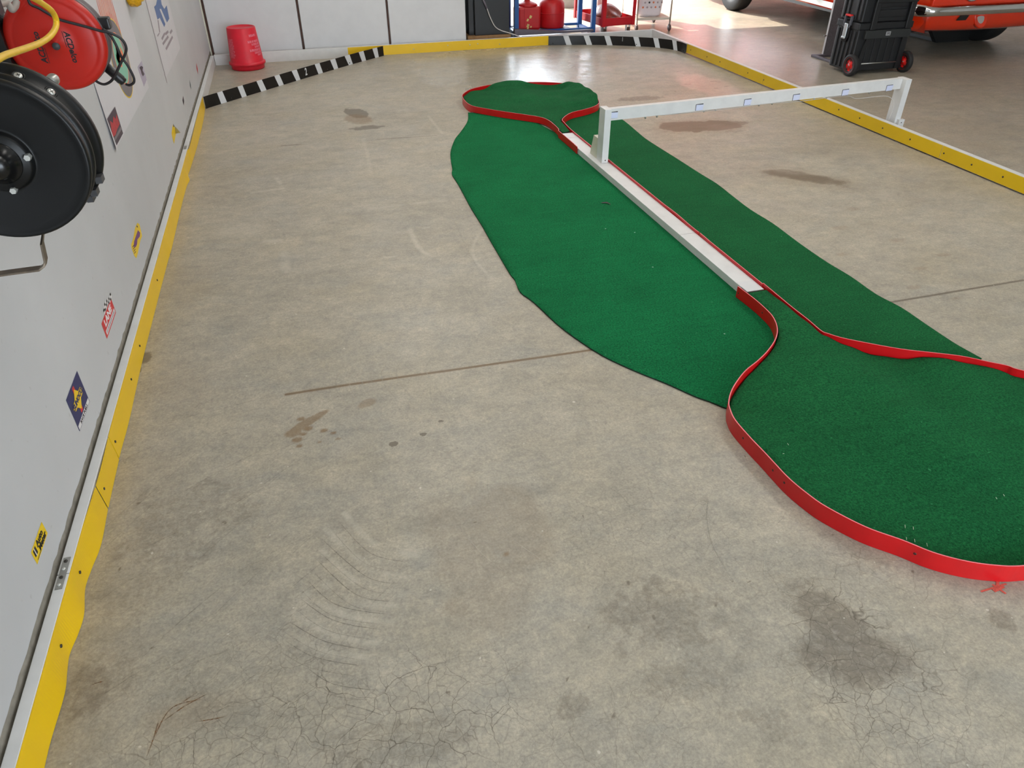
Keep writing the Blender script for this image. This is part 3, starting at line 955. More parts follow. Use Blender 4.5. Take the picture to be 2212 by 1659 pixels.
def striped(name, label, base, tops_l, bots_l, digit, dpx, side, spacer):
    """base: ground points from left to right; stripes given by pixel x at the top and the foot"""
    G = np.array(crom([tuple(at(x, y)[:2]) for x, y in base], 10))
    G = G * (1 - .006 / np.linalg.norm(G, axis=1))[:, None]
    G[:, 0] = np.clip(G[:, 0], -.733, 3.852)
    D = np.r_[0, np.cumsum(np.linalg.norm(np.diff(G, axis=0), axis=1))]
    def s_of(x, z):
        # arc length where the strip, at height z, shows at pixel column x
        best, bs = 1e9, 0
        for i in range(len(G)):
            v = Vector((G[i, 0], G[i, 1], z)) - CAM
            u = W_PX / 2 + F_PX * v.dot(r2) / v.dot(fwd)
            if abs(u - x) < best:
                best, bs = abs(u - x), i
        v = lambda i: W_PX / 2 + F_PX * (Vector((G[i, 0], G[i, 1], z)) - CAM).dot(r2) / (Vector((G[i, 0], G[i, 1], z)) - CAM).dot(fwd)
        a, c = max(bs - 1, 0), min(bs + 1, len(G) - 1)
        ua, uc = v(a), v(c)
        f_ = (x - ua) / (uc - ua) if abs(uc - ua) > 1e-6 else 0
        return D[a] + max(0.0, min(1.0, f_)) * (D[c] - D[a])
    t_ = thing(name, label, 'striped board', (G[len(G) // 2, 0], G[len(G) // 2, 1], 0))
    cuts = [(0.0, 0.0, 0)]
    for (a, b_), (c, d_) in zip(tops_l, bots_l):
        cuts.append((s_of(a, HB), s_of(c, 0), 1))
        cuts.append((s_of(b_, HB), s_of(d_, 0), 0))
    cuts.append((D[-1], D[-1], 0))
    pt = lambda s_: (np.interp(s_, D, G[:, 0]), np.interp(s_, D, G[:, 1]))
    sub, mi = [], []
    for k in range(len(cuts) - 1):
        n = 4
        for j in range(n):
            sub.append((cuts[k][0] + (cuts[k + 1][0] - cuts[k][0]) * j / n, cuts[k][1] + (cuts[k + 1][1] - cuts[k][1]) * j / n))
            mi.append(cuts[k][2])
    sub.append(cuts[-1][:2])
    MB().strip([(*pt(b_), .001) for a, b_ in sub], [(*pt(a), HB - .001) for a, b_ in sub], .003, mi=mi, side=side).build('striped_strip', [M_blk2, M_stripe], t_)
    # numeral
    s0 = s_of(dpx, HB / 2)
    P, Q = pt(s0 - .01), pt(s0 + .01)
    tx_ = Vector((Q[0] - P[0], Q[1] - P[1], 0)).normalized()
    nn = Vector((tx_.y, -tx_.x, 0))
    c = Vector((*pt(s0), digit[1])) + nn * .0012
    Mx = Matrix(((tx_.x, 0, nn.x, c.x), (tx_.y, 0, nn.y, c.y), (0, 1, 0, c.z), (0, 0, 0, 1)))
    text('numeral', digit[0], digit[2], Mx, M_stripe, t_, xs=digit[3], ext=.0006, bold=digit[4])
    for s_ in (spacer):
        p = pt(s_ * D[-1])
        MB().lathe([(.005, -.002), (.005, .0025), (0, .003)], (p[0] + nn.x * .001, p[1] + nn.y * .001, .02), axis='y', n=10).build('screw', M_screw, t_)
    return t_


O3 = lambda x: 400 + x / 4.809
striped('striped_corner_board', 'straight black board with white stripes cutting the corner by the red bucket',
        [(443.7, 235), (533, 207.5), (649.5, 171.8), (761.8, 138.5), (829.3, 120.3)],
        [(O3(a), O3(c)) for a, c in ((330, 385), (543, 595), (740, 795), (925, 977), (1105, 1158), (1345, 1395), (1505, 1558), (1655, 1708), (1802, 1852), (1945, 1993))],
        [(O3(a), O3(c)) for a, c in ((375, 435), (590, 640), (790, 845), (975, 1025), (1155, 1197), (1385, 1432), (1547, 1590), (1700, 1742), (1837, 1880), (1975, 2012))],
        ('2', .05, .085, .62, .002), 661, 1 * -1, (.12, .35, .5, .64, .78, .97))
O4 = lambda x: 1200 + x / 7.373
striped('striped_corner_board', 'curved black board with white stripes sweeping round the far right corner',
        [(1184.5, 97.7), (1234.5, 97), (1278, 97), (1324, 97.9), (1371.6, 99.9), (1415, 102.4), (1454, 107.6), (1484, 115.5)],
        [(O4(a), O4(c)) for a, c in ((122, 208), (447, 533), (777, 863), (1238, 1322), (1555, 1636), (1857, 1925))],
        [(O4(a), O4(c)) for a, c in ((172, 258), (498, 583), (822, 908), (1280, 1358), (1590, 1665), (1880, 1942))],
        ('I', .062, .06, .6, .0), 1344.5, -1, (.03, .3, .6, .97))

# ---------------------------------------------------------------- turf mats
def mat_sheet(name, outline, zfun, m, label, th=.006, step=.035, em=None):
    """flat-ish sheet filling an outline of (x, y), raised by zfun"""
    P = np.array(outline)
    b_ = bmesh.new()
    vs = [b_.verts.new((p[0], p[1], 0)) for p in P]
    es = [b_.edges.new((vs[i], vs[(i + 1) % len(vs)])) for i in range(len(vs))]
    bmesh.ops.triangle_fill(b_, use_beauty=True, edges=es)
    for ax in (0, 1):
        lo_, hi_ = P[:, ax].min(), P[:, ax].max()
        for c in np.arange(lo_ + step, hi_, step):
            pc = [0, 0, 0]
            pn = [0, 0, 0]
            pc[ax], pn[ax] = c, 1
            bmesh.ops.bisect_plane(b_, geom=b_.verts[:] + b_.edges[:] + b_.faces[:], plane_co=pc, plane_no=pn, dist=1e-5)
    bmesh.ops.recalc_face_normals(b_, faces=b_.faces)
    if sum(f.normal.z for f in b_.faces) < 0:
        bmesh.ops.reverse_faces(b_, faces=b_.faces)
    edge = [e for e in b_.edges if e.is_boundary]
    r_ = bmesh.ops.extrude_edge_only(b_, edges=edge)
    newv = set(v for v in r_['geom'] if isinstance(v, bmesh.types.BMVert))
    newf = [f for f in r_['geom'] if isinstance(f, bmesh.types.BMFace)]
    for v in b_.verts:
        z = zfun(v.co.x, v.co.y)
        v.co.z = z - th if v in newv else z
    for f in b_.faces:
        f.smooth = True
    for f in newf:
        f.material_index = 1
        f.smooth = False
    me = bpy.data.meshes.new(name)
    b_.to_mesh(me)
    b_.free()
    me.materials.append(m)
    me.materials.append(em or M_turfe)
    o = bpy.data.objects.new(name, me)
    COL.objects.link(o)
    return tag(o, label, 'turf')


def wob(seed, n=7, fmin=2, fmax=7):
    r_ = random.Random(seed)
    K = [(r_.uniform(fmin, fmax), r_.uniform(0, 2 * PI), r_.uniform(0, 2 * PI)) for _ in range(n)]
    return lambda x, y: sum(math.sin(f * (x * math.cos(a) + y * math.sin(a)) + p) for f, a, p in K) / n


wA, wB, wC, wD = wob(1), wob(2), wob(3, 8, 5, 14), wob(9, 6, 3, 8)
L = [(1011, 243), (1011, 256.6), (1007, 267.5), (995, 285), (984, 298.7), (977.3, 313.6), (973, 330), (973.8, 346), (977, 365), (976.5, 377), (989.5, 397.7), (1008.5, 433), (1019, 452), (1041, 487), (1057, 515.6), (1073.6, 544), (1100.7, 590), (1112.5, 605), (1123.3, 630.4), (1152, 652), (1200, 697), (1240, 728), (1300, 767), (1370, 800), (1440, 828), (1500, 855), (1535, 867.5), (1569, 881), (1574, 874)]
Lw = [tuple(at(x, y, .006)[:2]) for x, y in L]
Lw = [p for p in crom(Lw, 3)]
left_out = [tuple(p) for p in Lw] + [(1.62, 1.72), (1.71, 2.05), (1.745, 2.45), (1.75, 3.5), (1.735, 4.5), (1.72, 4.95), (1.65, 5.30), (1.45, 5.55)]
mat_sheet('turf_mat', left_out, lambda x, y: .006 + .0016 * max(0, wA(x, y)) + .004 * math.exp(-((y - 3.62 - .08 * x) / .05) ** 2) * max(0, wob(4)(x, y)), M_turf,
          'bright green turf mat left of the white divider plank')
tlm = bpy.data.objects['turf_mat']
q_ = [(1297, 438), (1303, 436.5), (1311, 436), (1317, 439), (1320, 442), (1314, 439.5), (1308, 438.4), (1302, 438.6)]
MB().add([tuple(at(x, y, .0115)) for x, y in q_], [tuple(range(8))]).build('tear', M_black, tlm)
for (x, y) in ((1308, 494), (1371, 502), (1410, 577), (1565, 721), (1340, 395)):
    c = at(x, y, .0105)
    MB().lathe([(.004, 0), (0, .002)], c, n=7).build('lint_speck', mat('pale_lint', (150, 200, 170), .8), tlm)
Rr = [(1293, 232), (1320, 244), (1348.6, 261), (1379, 286.5), (1397, 301), (1433.6, 324.5), (1462.5, 342.5), (1513, 375), (1549, 397), (1585.5, 425.7), (1621.7, 453), (1668.7, 482), (1705, 509), (1737, 532.4), (1788, 567), (1838.7, 597.5), (1893, 635.5), (1947, 664), (2001, 700.6), (2055.6, 737), (2085.8, 754.7), (2121, 774)]
Rw = [tuple(p) for p in crom([tuple(at(x, y, .006)[:2]) for x, y in Rr], 3)]
right_out = [(2.02, 5.36), (1.95, 5.25)] + Rw + [(2.28, 1.72), (2.1, 1.75), (1.95, 1.82), (1.88, 2.1), (1.84, 2.45), (1.83, 3.0), (1.815, 4.0), (1.80, 4.8), (1.79, 5.05), (1.80, 5.28), (1.86, 5.36)]
right_out = right_out[2:] + [(1.95, 5.40)]
mat_sheet('turf_mat', right_out, lambda x, y: .006 + .0016 * max(0, wB(x, y)), M_turf2, 'darker green turf strip right of the white divider plank')

# ---------------------------------------------------------------- divider plank
t = thing('divider_plank', 'long low white plank between the two green turf mats', 'plank', (1.76, 3.6, .008))
ZP, ZP0 = .044, .009
xl = lambda y: 1.7215 - (y - 2.5) * .0127
wp = .0865


def plank(y0, y1, mm):
    MB().add([(xl(y0), y0, ZP0), (xl(y0) + wp, y0, ZP0), (xl(y1) + wp, y1, ZP0), (xl(y1), y1, ZP0), (xl(y0), y0, ZP), (xl(y0) + wp, y0, ZP), (xl(y1) + wp, y1, ZP), (xl(y1), y1, ZP)],
             [(0, 3, 2, 1), (4, 5, 6, 7), (0, 1, 5, 4), (1, 2, 6, 5), (2, 3, 7, 6), (3, 0, 4, 7)]).build('plank', mm, t)


plank(2.475, 3.058, M_wwood)
plank(3.061, 4.735, M_wwood)
plank(4.738, 4.845, M_wwood)
# white tape over the near end
MB().box((1.7235, 2.43, .040), (1.8075, 2.52, .0452), bev=.002).build('end_tape', M_white, t)

# ---------------------------------------------------------------- red edging
def edging(name, label, px, z1, closing=(), z0=.003, per=6):
    P = [tuple(at(x, y, z1)[:2]) for x, y in px] + list(closing)
    G = np.array(crom(P, per))
    t_ = thing(name, label, 'edging', (float(G[:, 0].mean()), float(G[:, 1].mean()), 0))
    MB().strip([(x, y, z0) for x, y in G], [(x, y, z1) for x, y in G], .0036, top_mi=1).build('plastic_band', [M_red, M_redtop], t_)
    return t_, G


near_l = [(1595, 618), (1628.7, 643.7), (1651, 663), (1670.6, 684), (1680, 708), (1677, 730.6), (1661, 756), (1638.4, 779), (1612.6, 799.8), (1593, 824), (1580.5, 846.5), (1575.6, 869), (1578.8, 885), (1590, 907.6), (1622, 944.6), (1654.5, 978.4), (1675.4, 1001), (1706, 1033), (1744.6, 1065), (1786.5, 1094), (1870, 1136.8), (1950.6, 1165.8), (2015, 1191.5), (2079, 1209), (2143.7, 1219), (2212, 1220.5)]
near_r = [(2212, 801), (2176, 790), (2137, 782), (2079, 769.8), (2015, 762), (1950.6, 754.7), (1886, 743.5), (1822, 730.6), (1789.7, 721), (1773.6, 714.5), (1744.6, 690), (1712, 664.6), (1675, 634), (1648, 611.5)]
ZN = .060
GL = [tuple(at(x, y, ZN)[:2]) for x, y in near_l]
GR = [tuple(at(x, y, ZN)[:2]) for x, y in near_r]
clos = [(1.78, .855), (2.05, .87), (2.32, 1.0), (2.52, 1.2), (2.52, 1.45)]
allP = GL + clos + GR
G = np.array(crom(allP, 6))
tn, _ = thing('red_edging', 'low red plastic edging looping round the near green infield', 'edging', (1.8, 1.5, 0)), 0
for q in G:
    if q[1] > 2.42:
        q[0] = min(q[0], xl(q[1]) - .001) if q[0] < 1.76 else max(q[0], xl(q[1]) + wp + .001)
MB().strip([(x, y, .0085 if y > 1.69 else .001) for x, y in G], [(x, y, ZN) for x, y in G], .0036, top_mi=1).build('plastic_band', [M_red, M_redtop], tn)
for (x, y) in ((1610, 947), (1672, 1014), (1697.5, 1045), (1975, 1199), (1598, 632), (1649, 675)):
    P = at(x, y, .033)
    i = int(np.argmin(np.hypot(G[:, 0] - P.x, G[:, 1] - P.y)))
    tg = G[min(i + 1, len(G) - 1)] - G[i - 1]
    n_ = Vector((-tg[1], tg[0], 0)).normalized()
    if n_.dot(Vector((0, 0, 0)) - Vector((G[i, 0], G[i, 1], 0))) < 0:
        n_ = -n_
    M = n_.to_track_quat('Z', 'Y').to_matrix().to_4x4()
    M.translation = Vector((G[i, 0], G[i, 1], .033)) + n_ * .0026
    MB(M).lathe([(.0042, -.002), (.004, .0016), (.0015, .002), (.0012, .0008), (0, .0008)], (0, 0, 0), n=12).build('screw', M_screw, tn)

far_px = [(1247.5, 317), (1217.8, 289), (1199, 270), (1184.6, 259), (1168, 252.7), (1136.8, 247.5), (1084.8, 240), (1043, 233), (1022.4, 228.7), (1010, 222.5), (1001.6, 213), (999.5, 205), (1007.8, 197.5), (1022.4, 191), (1053.6, 184), (1084.8, 180.5), (1126, 177.8), (1168, 177), (1209.5, 179), (1230, 182), (1254, 188), (1275, 201), (1289, 211), (1293, 218), (1292.7, 223.5), (1282, 229.8), (1261.5, 236), (1236.6, 242), (1222, 249.5), (1214, 258), (1218, 264), (1230, 276.6), (1245, 290), (1261.5, 303.6), (1278, 317)]
ZF = .055
FG = np.array(crom([tuple(at(x, y, ZF)[:2]) for x, y in far_px], 6))
tf = thing('red_edging', 'low red plastic edging looping round the far green infield', 'edging', (1.7, 6.0, 0))
for q in FG:
    if q[1] < 4.9:
        q[0] = min(q[0], xl(q[1]) - .001) if q[0] < 1.735 else max(q[0], xl(q[1]) + wp + .001)
MB().strip([(x, y, .0085 if y < 5.7 else .001) for x, y in FG], [(x, y, ZF) for x, y in FG], .0036, side=-1, top_mi=1).build('plastic_band', [M_red, M_redtop], tf)
side_px = [(1280, 319), (1314, 346), (1337.8, 364), (1368.5, 389.5), (1386.6, 407.6), (1422.7, 433), (1459, 460), (1495, 491), (1509.6, 501.7)]
side_px2 = [(1511.5, 503), (1534.9, 523), (1567.4, 552), (1603.6, 581), (1643.4, 613.8)]
ts = thing('red_edging', 'straight red plastic edging fixed along the right side of the white plank', 'edging', (1.83, 3.5, 0))
for pp in (side_px, side_px2):
    S = np.array(crom([tuple(at(x, y, .058)[:2]) for x, y in pp], 6))
    S[:, 0] = np.maximum(S[:, 0], xl(S[:, 1]) + wp + .001)
    MB().strip([(x, y, .0095) for x, y in S], [(x, y, .058) for x, y in S], .0036, side=-1, top_mi=1).build('plastic_band', [M_red, M_redtop], ts)

# infield turf
out = arclen_resample(np.array(allP + [allP[0]]), 160)
near_c = np.array([1.95, 1.5])
inn = []
GG = np.array(crom(allP, 4))
for i in range(len(GG)):
    tg = GG[min(i + 1, len(GG) - 1)] - GG[max(i - 1, 0)]
    n_ = np.array([-tg[1], tg[0]])
    n_ = n_ / (np.linalg.norm(n_) + 1e-9)
    inn.append(tuple(GG[i] + n_ * .006))


def idw(ctrl, zt, p=2.6):
    C_ = np.array([(*at(a, b_, zt)[:2], z) for a, b_, z in ctrl])

    def f(x, y):
        w = 1 / (((C_[:, 0] - x) ** 2 + (C_[:, 1] - y) ** 2) ** (p / 2) + 2e-4)
        return float((w * C_[:, 2]).sum() / w.sum())
    return f


hN = idw([(1650, 640, .050), (1700, 665, .056), (1760, 712, .057), (1790, 727, .054), (1830, 740, .034), (1886, 754, .014), (1950, 764, .018), (2000, 766, .044), (2040, 770, .050), (2079, 777, .035), (2130, 788, .044), (2200, 808, .032),
          (1640, 680, .045), (1665, 720, .048), (1650, 770, .045), (1605, 825, .026), (1590, 870, .022), (1604, 905, .044), (1665, 975, .050), (1755, 1060, .044), (1850, 1115, .034), (1950, 1155, .030), (2100, 1200, .028), (2200, 1210, .018),
          (1870, 830, .058), (1950, 900, .064), (2050, 980, .060), (1800, 790, .055), (1750, 900, .042), (1900, 1050, .036), (2100, 1100, .042), (2180, 900, .036), (1980, 820, .030)], .04)
z_near = lambda x, y: hN(x, y) + .0022 * wD(x * 1.5, y * 1.5)


inn = [p for p in inn if p[1] < 2.428]
tnf = mat_sheet('infield_turf', inn, z_near, M_turf2, 'large green turf infield inside the near red edging', th=.01)
M_thread = mat('pale_thread', (206, 214, 190), 0.5)
for (x, y, dx, dy) in ((1954, 1136, 1, 6), (1971.6, 1140, 1, 5), (1957, 1162, 1, 5), (1974.6, 1166, 1.5, 6), (2001, 1175, 2, 6), (2163, 1076, 3, 3), (2147, 1082, 3, 3), (1698, 968, 3, 3), (1688, 991, 3, -1)):
    p, q = at(x, y, .03), at(x + dx, y + dy, .03)
    p.z, q.z = z_near(p.x, p.y) + .003, z_near(q.x, q.y) + .0015
    MB().tube([p, q], .0006, 5).build('stray_thread', M_thread, tnf)
FI = np.array(crom([tuple(at(x, y, ZF)[:2]) for x, y in far_px], 4))
inf = []
for i in range(len(FI)):
    tg = FI[min(i + 1, len(FI) - 1)] - FI[max(i - 1, 0)]
    n_ = np.array([tg[1], -tg[0]])
    n_ = n_ / (np.linalg.norm(n_) + 1e-9)
    inf.append(tuple(FI[i] + n_ * .008))


hF = idw([(1010, 224, .044), (1085, 236, .044), (1170, 248, .044), (1006, 202, .036), (1050, 190, .022), (1030, 205, .050), (1100, 183, .082), (1080, 187, .070), (1115, 181, .078), (1150, 186, .026), (1180, 186, .018), (1208, 187, .024),
          (1232, 184, .088), (1250, 190, .092), (1270, 203, .094), (1287, 214, .092), (1150, 210, .060), (1195, 216, .070), (1195, 203, .036), (1120, 222, .040), (1225, 210, .052), (1240, 235, .050), (1250, 222, .075), (1060, 215, .060), (1090, 208, .042),
          (1200, 265, .046), (1225, 285, .040), (1240, 292, .046), (1280, 229, .046), (1245, 240, .040), (1215, 252, .046)], .05)
z_far = lambda x, y: hF(x, y) + .007 * wC(x, y * .8)


inf = [p for p in inf if p[1] > 4.852]
mat_sheet('infield_turf', inf, z_far, M_turf2, 'small rumpled green turf infield inside the far red edging', th=.01, step=.03)

# ---------------------------------------------------------------- timing gantry
t = thing('timing_gantry', 'white wooden timing gantry spanning from the plank over the right board', 'gantry', (1.755, 4.22, ZP))
ZT = .366
MB().box((1.734, 4.178, ZP + .0004), (1.776, 4.268, ZT), bev=.002).build('post', [M_wwood], t)
MB().prism([(4.275, ZP), (4.385, ZP), (4.385, ZP + .04), (4.362, .175), (4.285, .175)][:0] or [(4.272, ZP + .0004), (4.392, ZP + .0004), (4.345, .172), (4.272, .172)], 'x', 1.737, 1.774).build('gusset', M_wcream, t)
MB().box((3.985, 4.335, 0), (4.030, 4.425, ZT), bev=.002).build('post', [M_wwood], t)
MB().box((4.0, 4.31, 0), (4.045, 4.335, .105), bev=.001).build('gusset', M_wwood, t)
# crossbeam
A = Vector((1.777, 4.188, 0))
Bv = Vector((3.984, 4.372, 0))
d = (Bv - A).normalized()
nb = Vector((-d.y, d.x, 0)) * .036
bm_ = MB()
bm_.add([A + Vector((0, 0, .298)), Bv + Vector((0, 0, .298)), Bv + nb + Vector((0, 0, .298)), A + nb + Vector((0, 0, .298)), A + Vector((0, 0, ZT)), Bv + Vector((0, 0, ZT)), Bv + nb + Vector((0, 0, ZT)), A + nb + Vector((0, 0, ZT))],
        [(0, 3, 2, 1), (4, 5, 6, 7), (0, 1, 5, 4), (1, 2, 6, 5), (2, 3, 7, 6), (3, 0, 4, 7)])
beam = bm_.build('crossbeam', M_wwood, t)
Lb = (Bv - A).length
fr = lambda s, z, o=0: A + d * s + Vector((0, 0, z)) - Vector((-d.y, d.x, 0)) * o


def s_beam(px, py):
    # distance along the beam's front face where a sight line meets it
    r = ray(px, py)
    n3 = Vector((-d.y, d.x, 0))
    k = (A - CAM).dot(n3) / r.dot(n3)
    return (CAM + r * k - A).dot(d), (CAM + r * k).z


for (x, y, a) in ((1326, 249, 0), (1511, 232, 0), (1615, 221, .02), (1720, 210.5, .02), (1826, 200, .03), (1921, 190.5, .03)):
    s, z = s_beam(x, y)
    w, h = .050, .0175
    MB().add([fr(s - w / 2, z - h, .0006), fr(s + w / 2, z - h + a * .04, .0015), fr(s + w / 2, z + h + a * .08, .006), fr(s - w / 2, z + h, .0012)], [(0, 1, 2, 3)]).build('card_slip', M_bluepaper, t)
    MB().add([fr(s - w / 2 - .004, z - h - .001, .0004), fr(s + w / 2, z - h - .001, .0004), fr(s + w / 2, z + h + .005, .0004), fr(s - w / 2 - .004, z + h + .003, .0004)], [(0, 1, 2, 3)]).build('slip_shadow', M_dkgrey, t)  # dark outline painted for the shadow around each slip
for (x, y) in ((1397, 257), (1422, 255), (1523, 246), (1548, 245), (1642, 234.5), (1670, 233), (1761, 223.5), (1787, 222), (1879, 212)):
    s, z = s_beam(x, y)
    c = fr(s, .298, -.018)
    sn = MB().lathe([(.006, 0), (.006, -.012), (.0045, -.016), (0, -.017)], c, n=12).build('sensor', M_steel, t)
    MB().box((c.x - .016, c.y - .008, c.z - .003), (c.x + .016, c.y + .008, c.z)).build('sensor_plate', M_dkgrey, sn)
wire = [fr(.35, .294, -.012), fr(.8, .288, -.010), fr(1.1, .294, -.012), fr(1.4, .286, -.01), fr(1.75, .290, -.01)] + [aty(x, y, 4.37) for x, y in ((1850, 213), (1890, 208.5), (1914, 207.5), (1926, 213), (1930.5, 225), (1928, 238), (1922, 253), (1917, 264), (1912, 278))]
MB().tube(crom([tuple(p) for p in wire], 6), .0022, 8).build('wire', M_cord, t)
MB().lathe([(0, -.001), (.004, -.001), (.004, .002)], (1.757, 4.178, ZP + .018), axis='y', n=10).build('screw', M_screw, t)
MB().lathe([(0, -.001), (.004, -.001), (.004, .002)], (4.022, 4.31, .085), axis='y', n=10).build('screw', M_screw, t)

# ---------------------------------------------------------------- red bucket, upside down
c = Vector((-.437, 7.815, 0))
t = thing('red_bucket', 'red plastic bucket standing upside down in the corner', 'bucket', c)
MB().lathe([(.140, 0), (.150, .004), (.150, .022), (.153, .030), (.153, .040), (.166, .044), (.166, .062), (.152, .066), (.150, .07), (.1285, .352), (.124, .358), (.118, .356), (.116, .350), (0, .350)], c, n=48).build('pail', M_bucket, t)
# faded print, reading upside down
pr = MB()
rp = random.Random(4)
rad = lambda z: .1500 + (.1285 - .1500) * (z - .07) / .282 + .0006


def patch(a0, a1, z0, z1):
    global pr
    n = max(2, int(abs(a1 - a0) / 6))
    for k in range(n):
        u, v = R(a0 + (a1 - a0) * k / n), R(a0 + (a1 - a0) * (k + 1) / n)
        pr.add([(c.x + rad(z) * math.cos(a), c.y + rad(z) * math.sin(a), z) for a, z in ((u, z0), (v, z0), (v, z1), (u, z1))], [(0, 1, 2, 3)])


for (z, h, a0, a1, wl) in ((.285, .020, -62, -28, 9), (0, 0, 0, 0, 0), (.235, .020, -72, -20, 7), (.212, .018, -58, -18, 6), (.190, .016, -46, -16, 6), (.162, .020, -70, -18, 8), (.140, .018, -52, -16, 6), (.122, .014, -40, -18, 6)):
    if h == 0:
        pr.build('printing', M_bprint, t)
        pr = MB()
    a = a0
    while a < a1:
        w = rp.uniform(.5, 1.0) * wl
        patch(a, min(a1, a + w), z, z + h)
        a += w + rp.uniform(.8, 2.6)
pr.build('printing', M_bprint, t)
pr = MB()
for z in np.arange(.11, .27, .0085):
    a = -155
    e = rp.uniform(-134, -126)
    while a < e:
        w = rp.uniform(4, 12)
        patch(a, min(e, a + w), z, z + .006)
        a += w + rp.uniform(1, 3)
pr.build('printing', M_bprint, t)

# ---------------------------------------------------------------- wall: stickers, posters
def wl(px, py, off=.0008):
    p = atx(px, py, XW + off)
    return p


WM = lambda y, z, off: Matrix(((0, 0, 1, XW + off), (1, 0, 0, y), (0, 1, 0, z), (0, 0, 0, 1)))


def wpoly(name, pts, m, parent, off):
    return MB().add([(XW + off, y, z) for y, z in pts], [tuple(range(len(pts)))]).build(name, m, parent, recalc=False)


def wpx(name, pxs, m, parent, off):
    pts = [wl(x, y, off) for x, y in pxs]
    return MB().add(pts, [tuple(range(len(pts)))]).build(name, m, parent, recalc=False)


def rect(y0, z0, y1, z1):
    return [(y0, z0), (y1, z0), (y1, z1), (y0, z1)]


def sticker(name, label, y, z, cat='sticker'):
    return thing(name, label, cat, (XW, y, z), 'stickers on the left wall')


S_yel = mat('sticker_yellow', (232, 196, 12), 0.4)
S_navy = mat('sticker_navy', (24, 34, 92), 0.4)
S_red = mat('sticker_red', (206, 42, 46), 0.4)
S_wht = mat('sticker_white', (222, 220, 220), 0.45)
S_gry = mat('sticker_grey', (118, 112, 116), 0.5)
S_dk = mat('sticker_dark', (66, 56, 68), 0.5)
S_pur = mat('sticker_purple', (110, 62, 120), 0.5)
S_mint = mat('sticker_mint', (132, 190, 166), 0.5)
S_org = mat('sticker_orange', (232, 132, 92), 0.5)
S_blue = mat('poster_blue', (78, 106, 156), 0.5)
S_ltg = mat('poster_grey_print_shadow', (150, 140, 146), 0.6)

t = sticker('gauge_sticker', 'yellow rectangular sticker with two lines of black lettering, lowest on the wall', 1.486, .2)
wpoly('backing', rect(1.434, .181, 1.538, .2215), S_yel, t, .0006)
text('lettering', 'Auto', .021, WM(1.494, .2095, .0012), M_ink, t, xs=1.15, bold=.0006)
text('lettering', 'Meter', .021, WM(1.501, .193, .0012), M_ink, t, xs=1.1, bold=.0006)
wpoly('logo', rect(1.442, .196, 1.449, .216), M_ink, t, .0011)
wpoly('logo', rect(1.449, .194, 1.4525, .2175), S_wht, t, .0011)
wpoly('logo', rect(1.4525, .196, 1.461, .216), M_ink, t, .0011)
wpoly('logo', rect(1.444, .1845, 1.475, .1865), M_ink, t, .0011)

t = sticker('fuel_sticker', 'navy sticker with a yellow diamond and red arrow, low on the wall', 2.027, .24)
wpoly('backing', rect(1.949, .187, 2.104, .3015), S_navy, t, .0006)
wpoly('logo', [(2.016, .294), (2.034, .294), (2.037, .275), (2.0, .2), (2.02, .206), (2.03, .206), (2.037, .228), (2.06, .27)][:3] + [(2.036, .208), (2.014, .208)], S_red, t, .0009)
wpoly('logo', [(1.968, .250), (1.985, .262), (2.0, .262), (2.026, .285), (2.052, .262), (2.074, .262), (2.086, .250), (2.074, .238), (2.052, .238), (2.026, .216), (2.0, .238), (1.98, .238)], S_yel, t, .0012)
text('lettering', 'SUNOCO', .0225, WM(2.027, .2505, .0016), S_navy, t, xs=1.12, bold=.0008)
wpoly('strip', rect(1.953, .189, 2.100, .203), S_wht, t, .0009)
text('lettering', 'RACE FUELS', .0125, WM(2.027, .196, .0014), M_ink, t, xs=1.4)

t = sticker('red_sticker', 'red framed sticker with white lettering and a checkered top', 2.553, .235)
wpoly('backing', rect(2.455, .206, 2.648, .266), S_red, t, .0006)
for i in range(9):
    for j in range(2):
        y = 2.52 + i * .016
        z = .266 + j * .009 + .006 * math.sin(i * .7)
        wpoly('checker', rect(y, z, y + .016, z + .009), M_ink if (i + j) % 2 else S_wht, t, .0008)
wpoly('panel', rect(2.466, .233, 2.636, .261), S_red, t, .0009)
text('lettering', 'LANE', .034, WM(2.548, .2465, .0013), S_wht, t, xs=1.55, bold=.001)
wpoly('strip', rect(2.47, .212, 2.64, .228), S_wht, t, .0010)
rp = random.Random(9)
y = 2.478
while y < 2.63:
    w = rp.uniform(.004, .009)
    wpoly('print_bar', rect(y, .2155, y + w, .2245), S_ltg, t, .0013)
    y += w + .004

t = sticker('diamond_sticker', 'long yellow sticker with purple lettering on the wall below the black reel', 3.257, .23)
wpx('backing', [(297, 481), (301.5, 485), (307, 510), (303, 520), (297.5, 548), (294.5, 558), (290, 552), (284, 535), (283.5, 528), (288, 515), (292, 492)], S_yel, t, .0006)
wpx('lettering', [(298, 497), (303, 503), (302, 511), (297, 517), (296, 528), (293, 534), (289, 533), (290, 521), (294, 509)], S_pur, t, .0010)
wpx('lettering', [(295.5, 486), (298, 490), (297, 492), (295, 490)], S_dk, t, .0010)
for k in range(4):
    wpx('print_bar', [(286 + k * 1.3, 533 + k * 4.6), (290.5 + k * .9, 527 + k * 5), (291 + k * .9, 529 + k * 5), (286.3 + k * 1.3, 535 + k * 4.6)], S_dk, t, .0010)

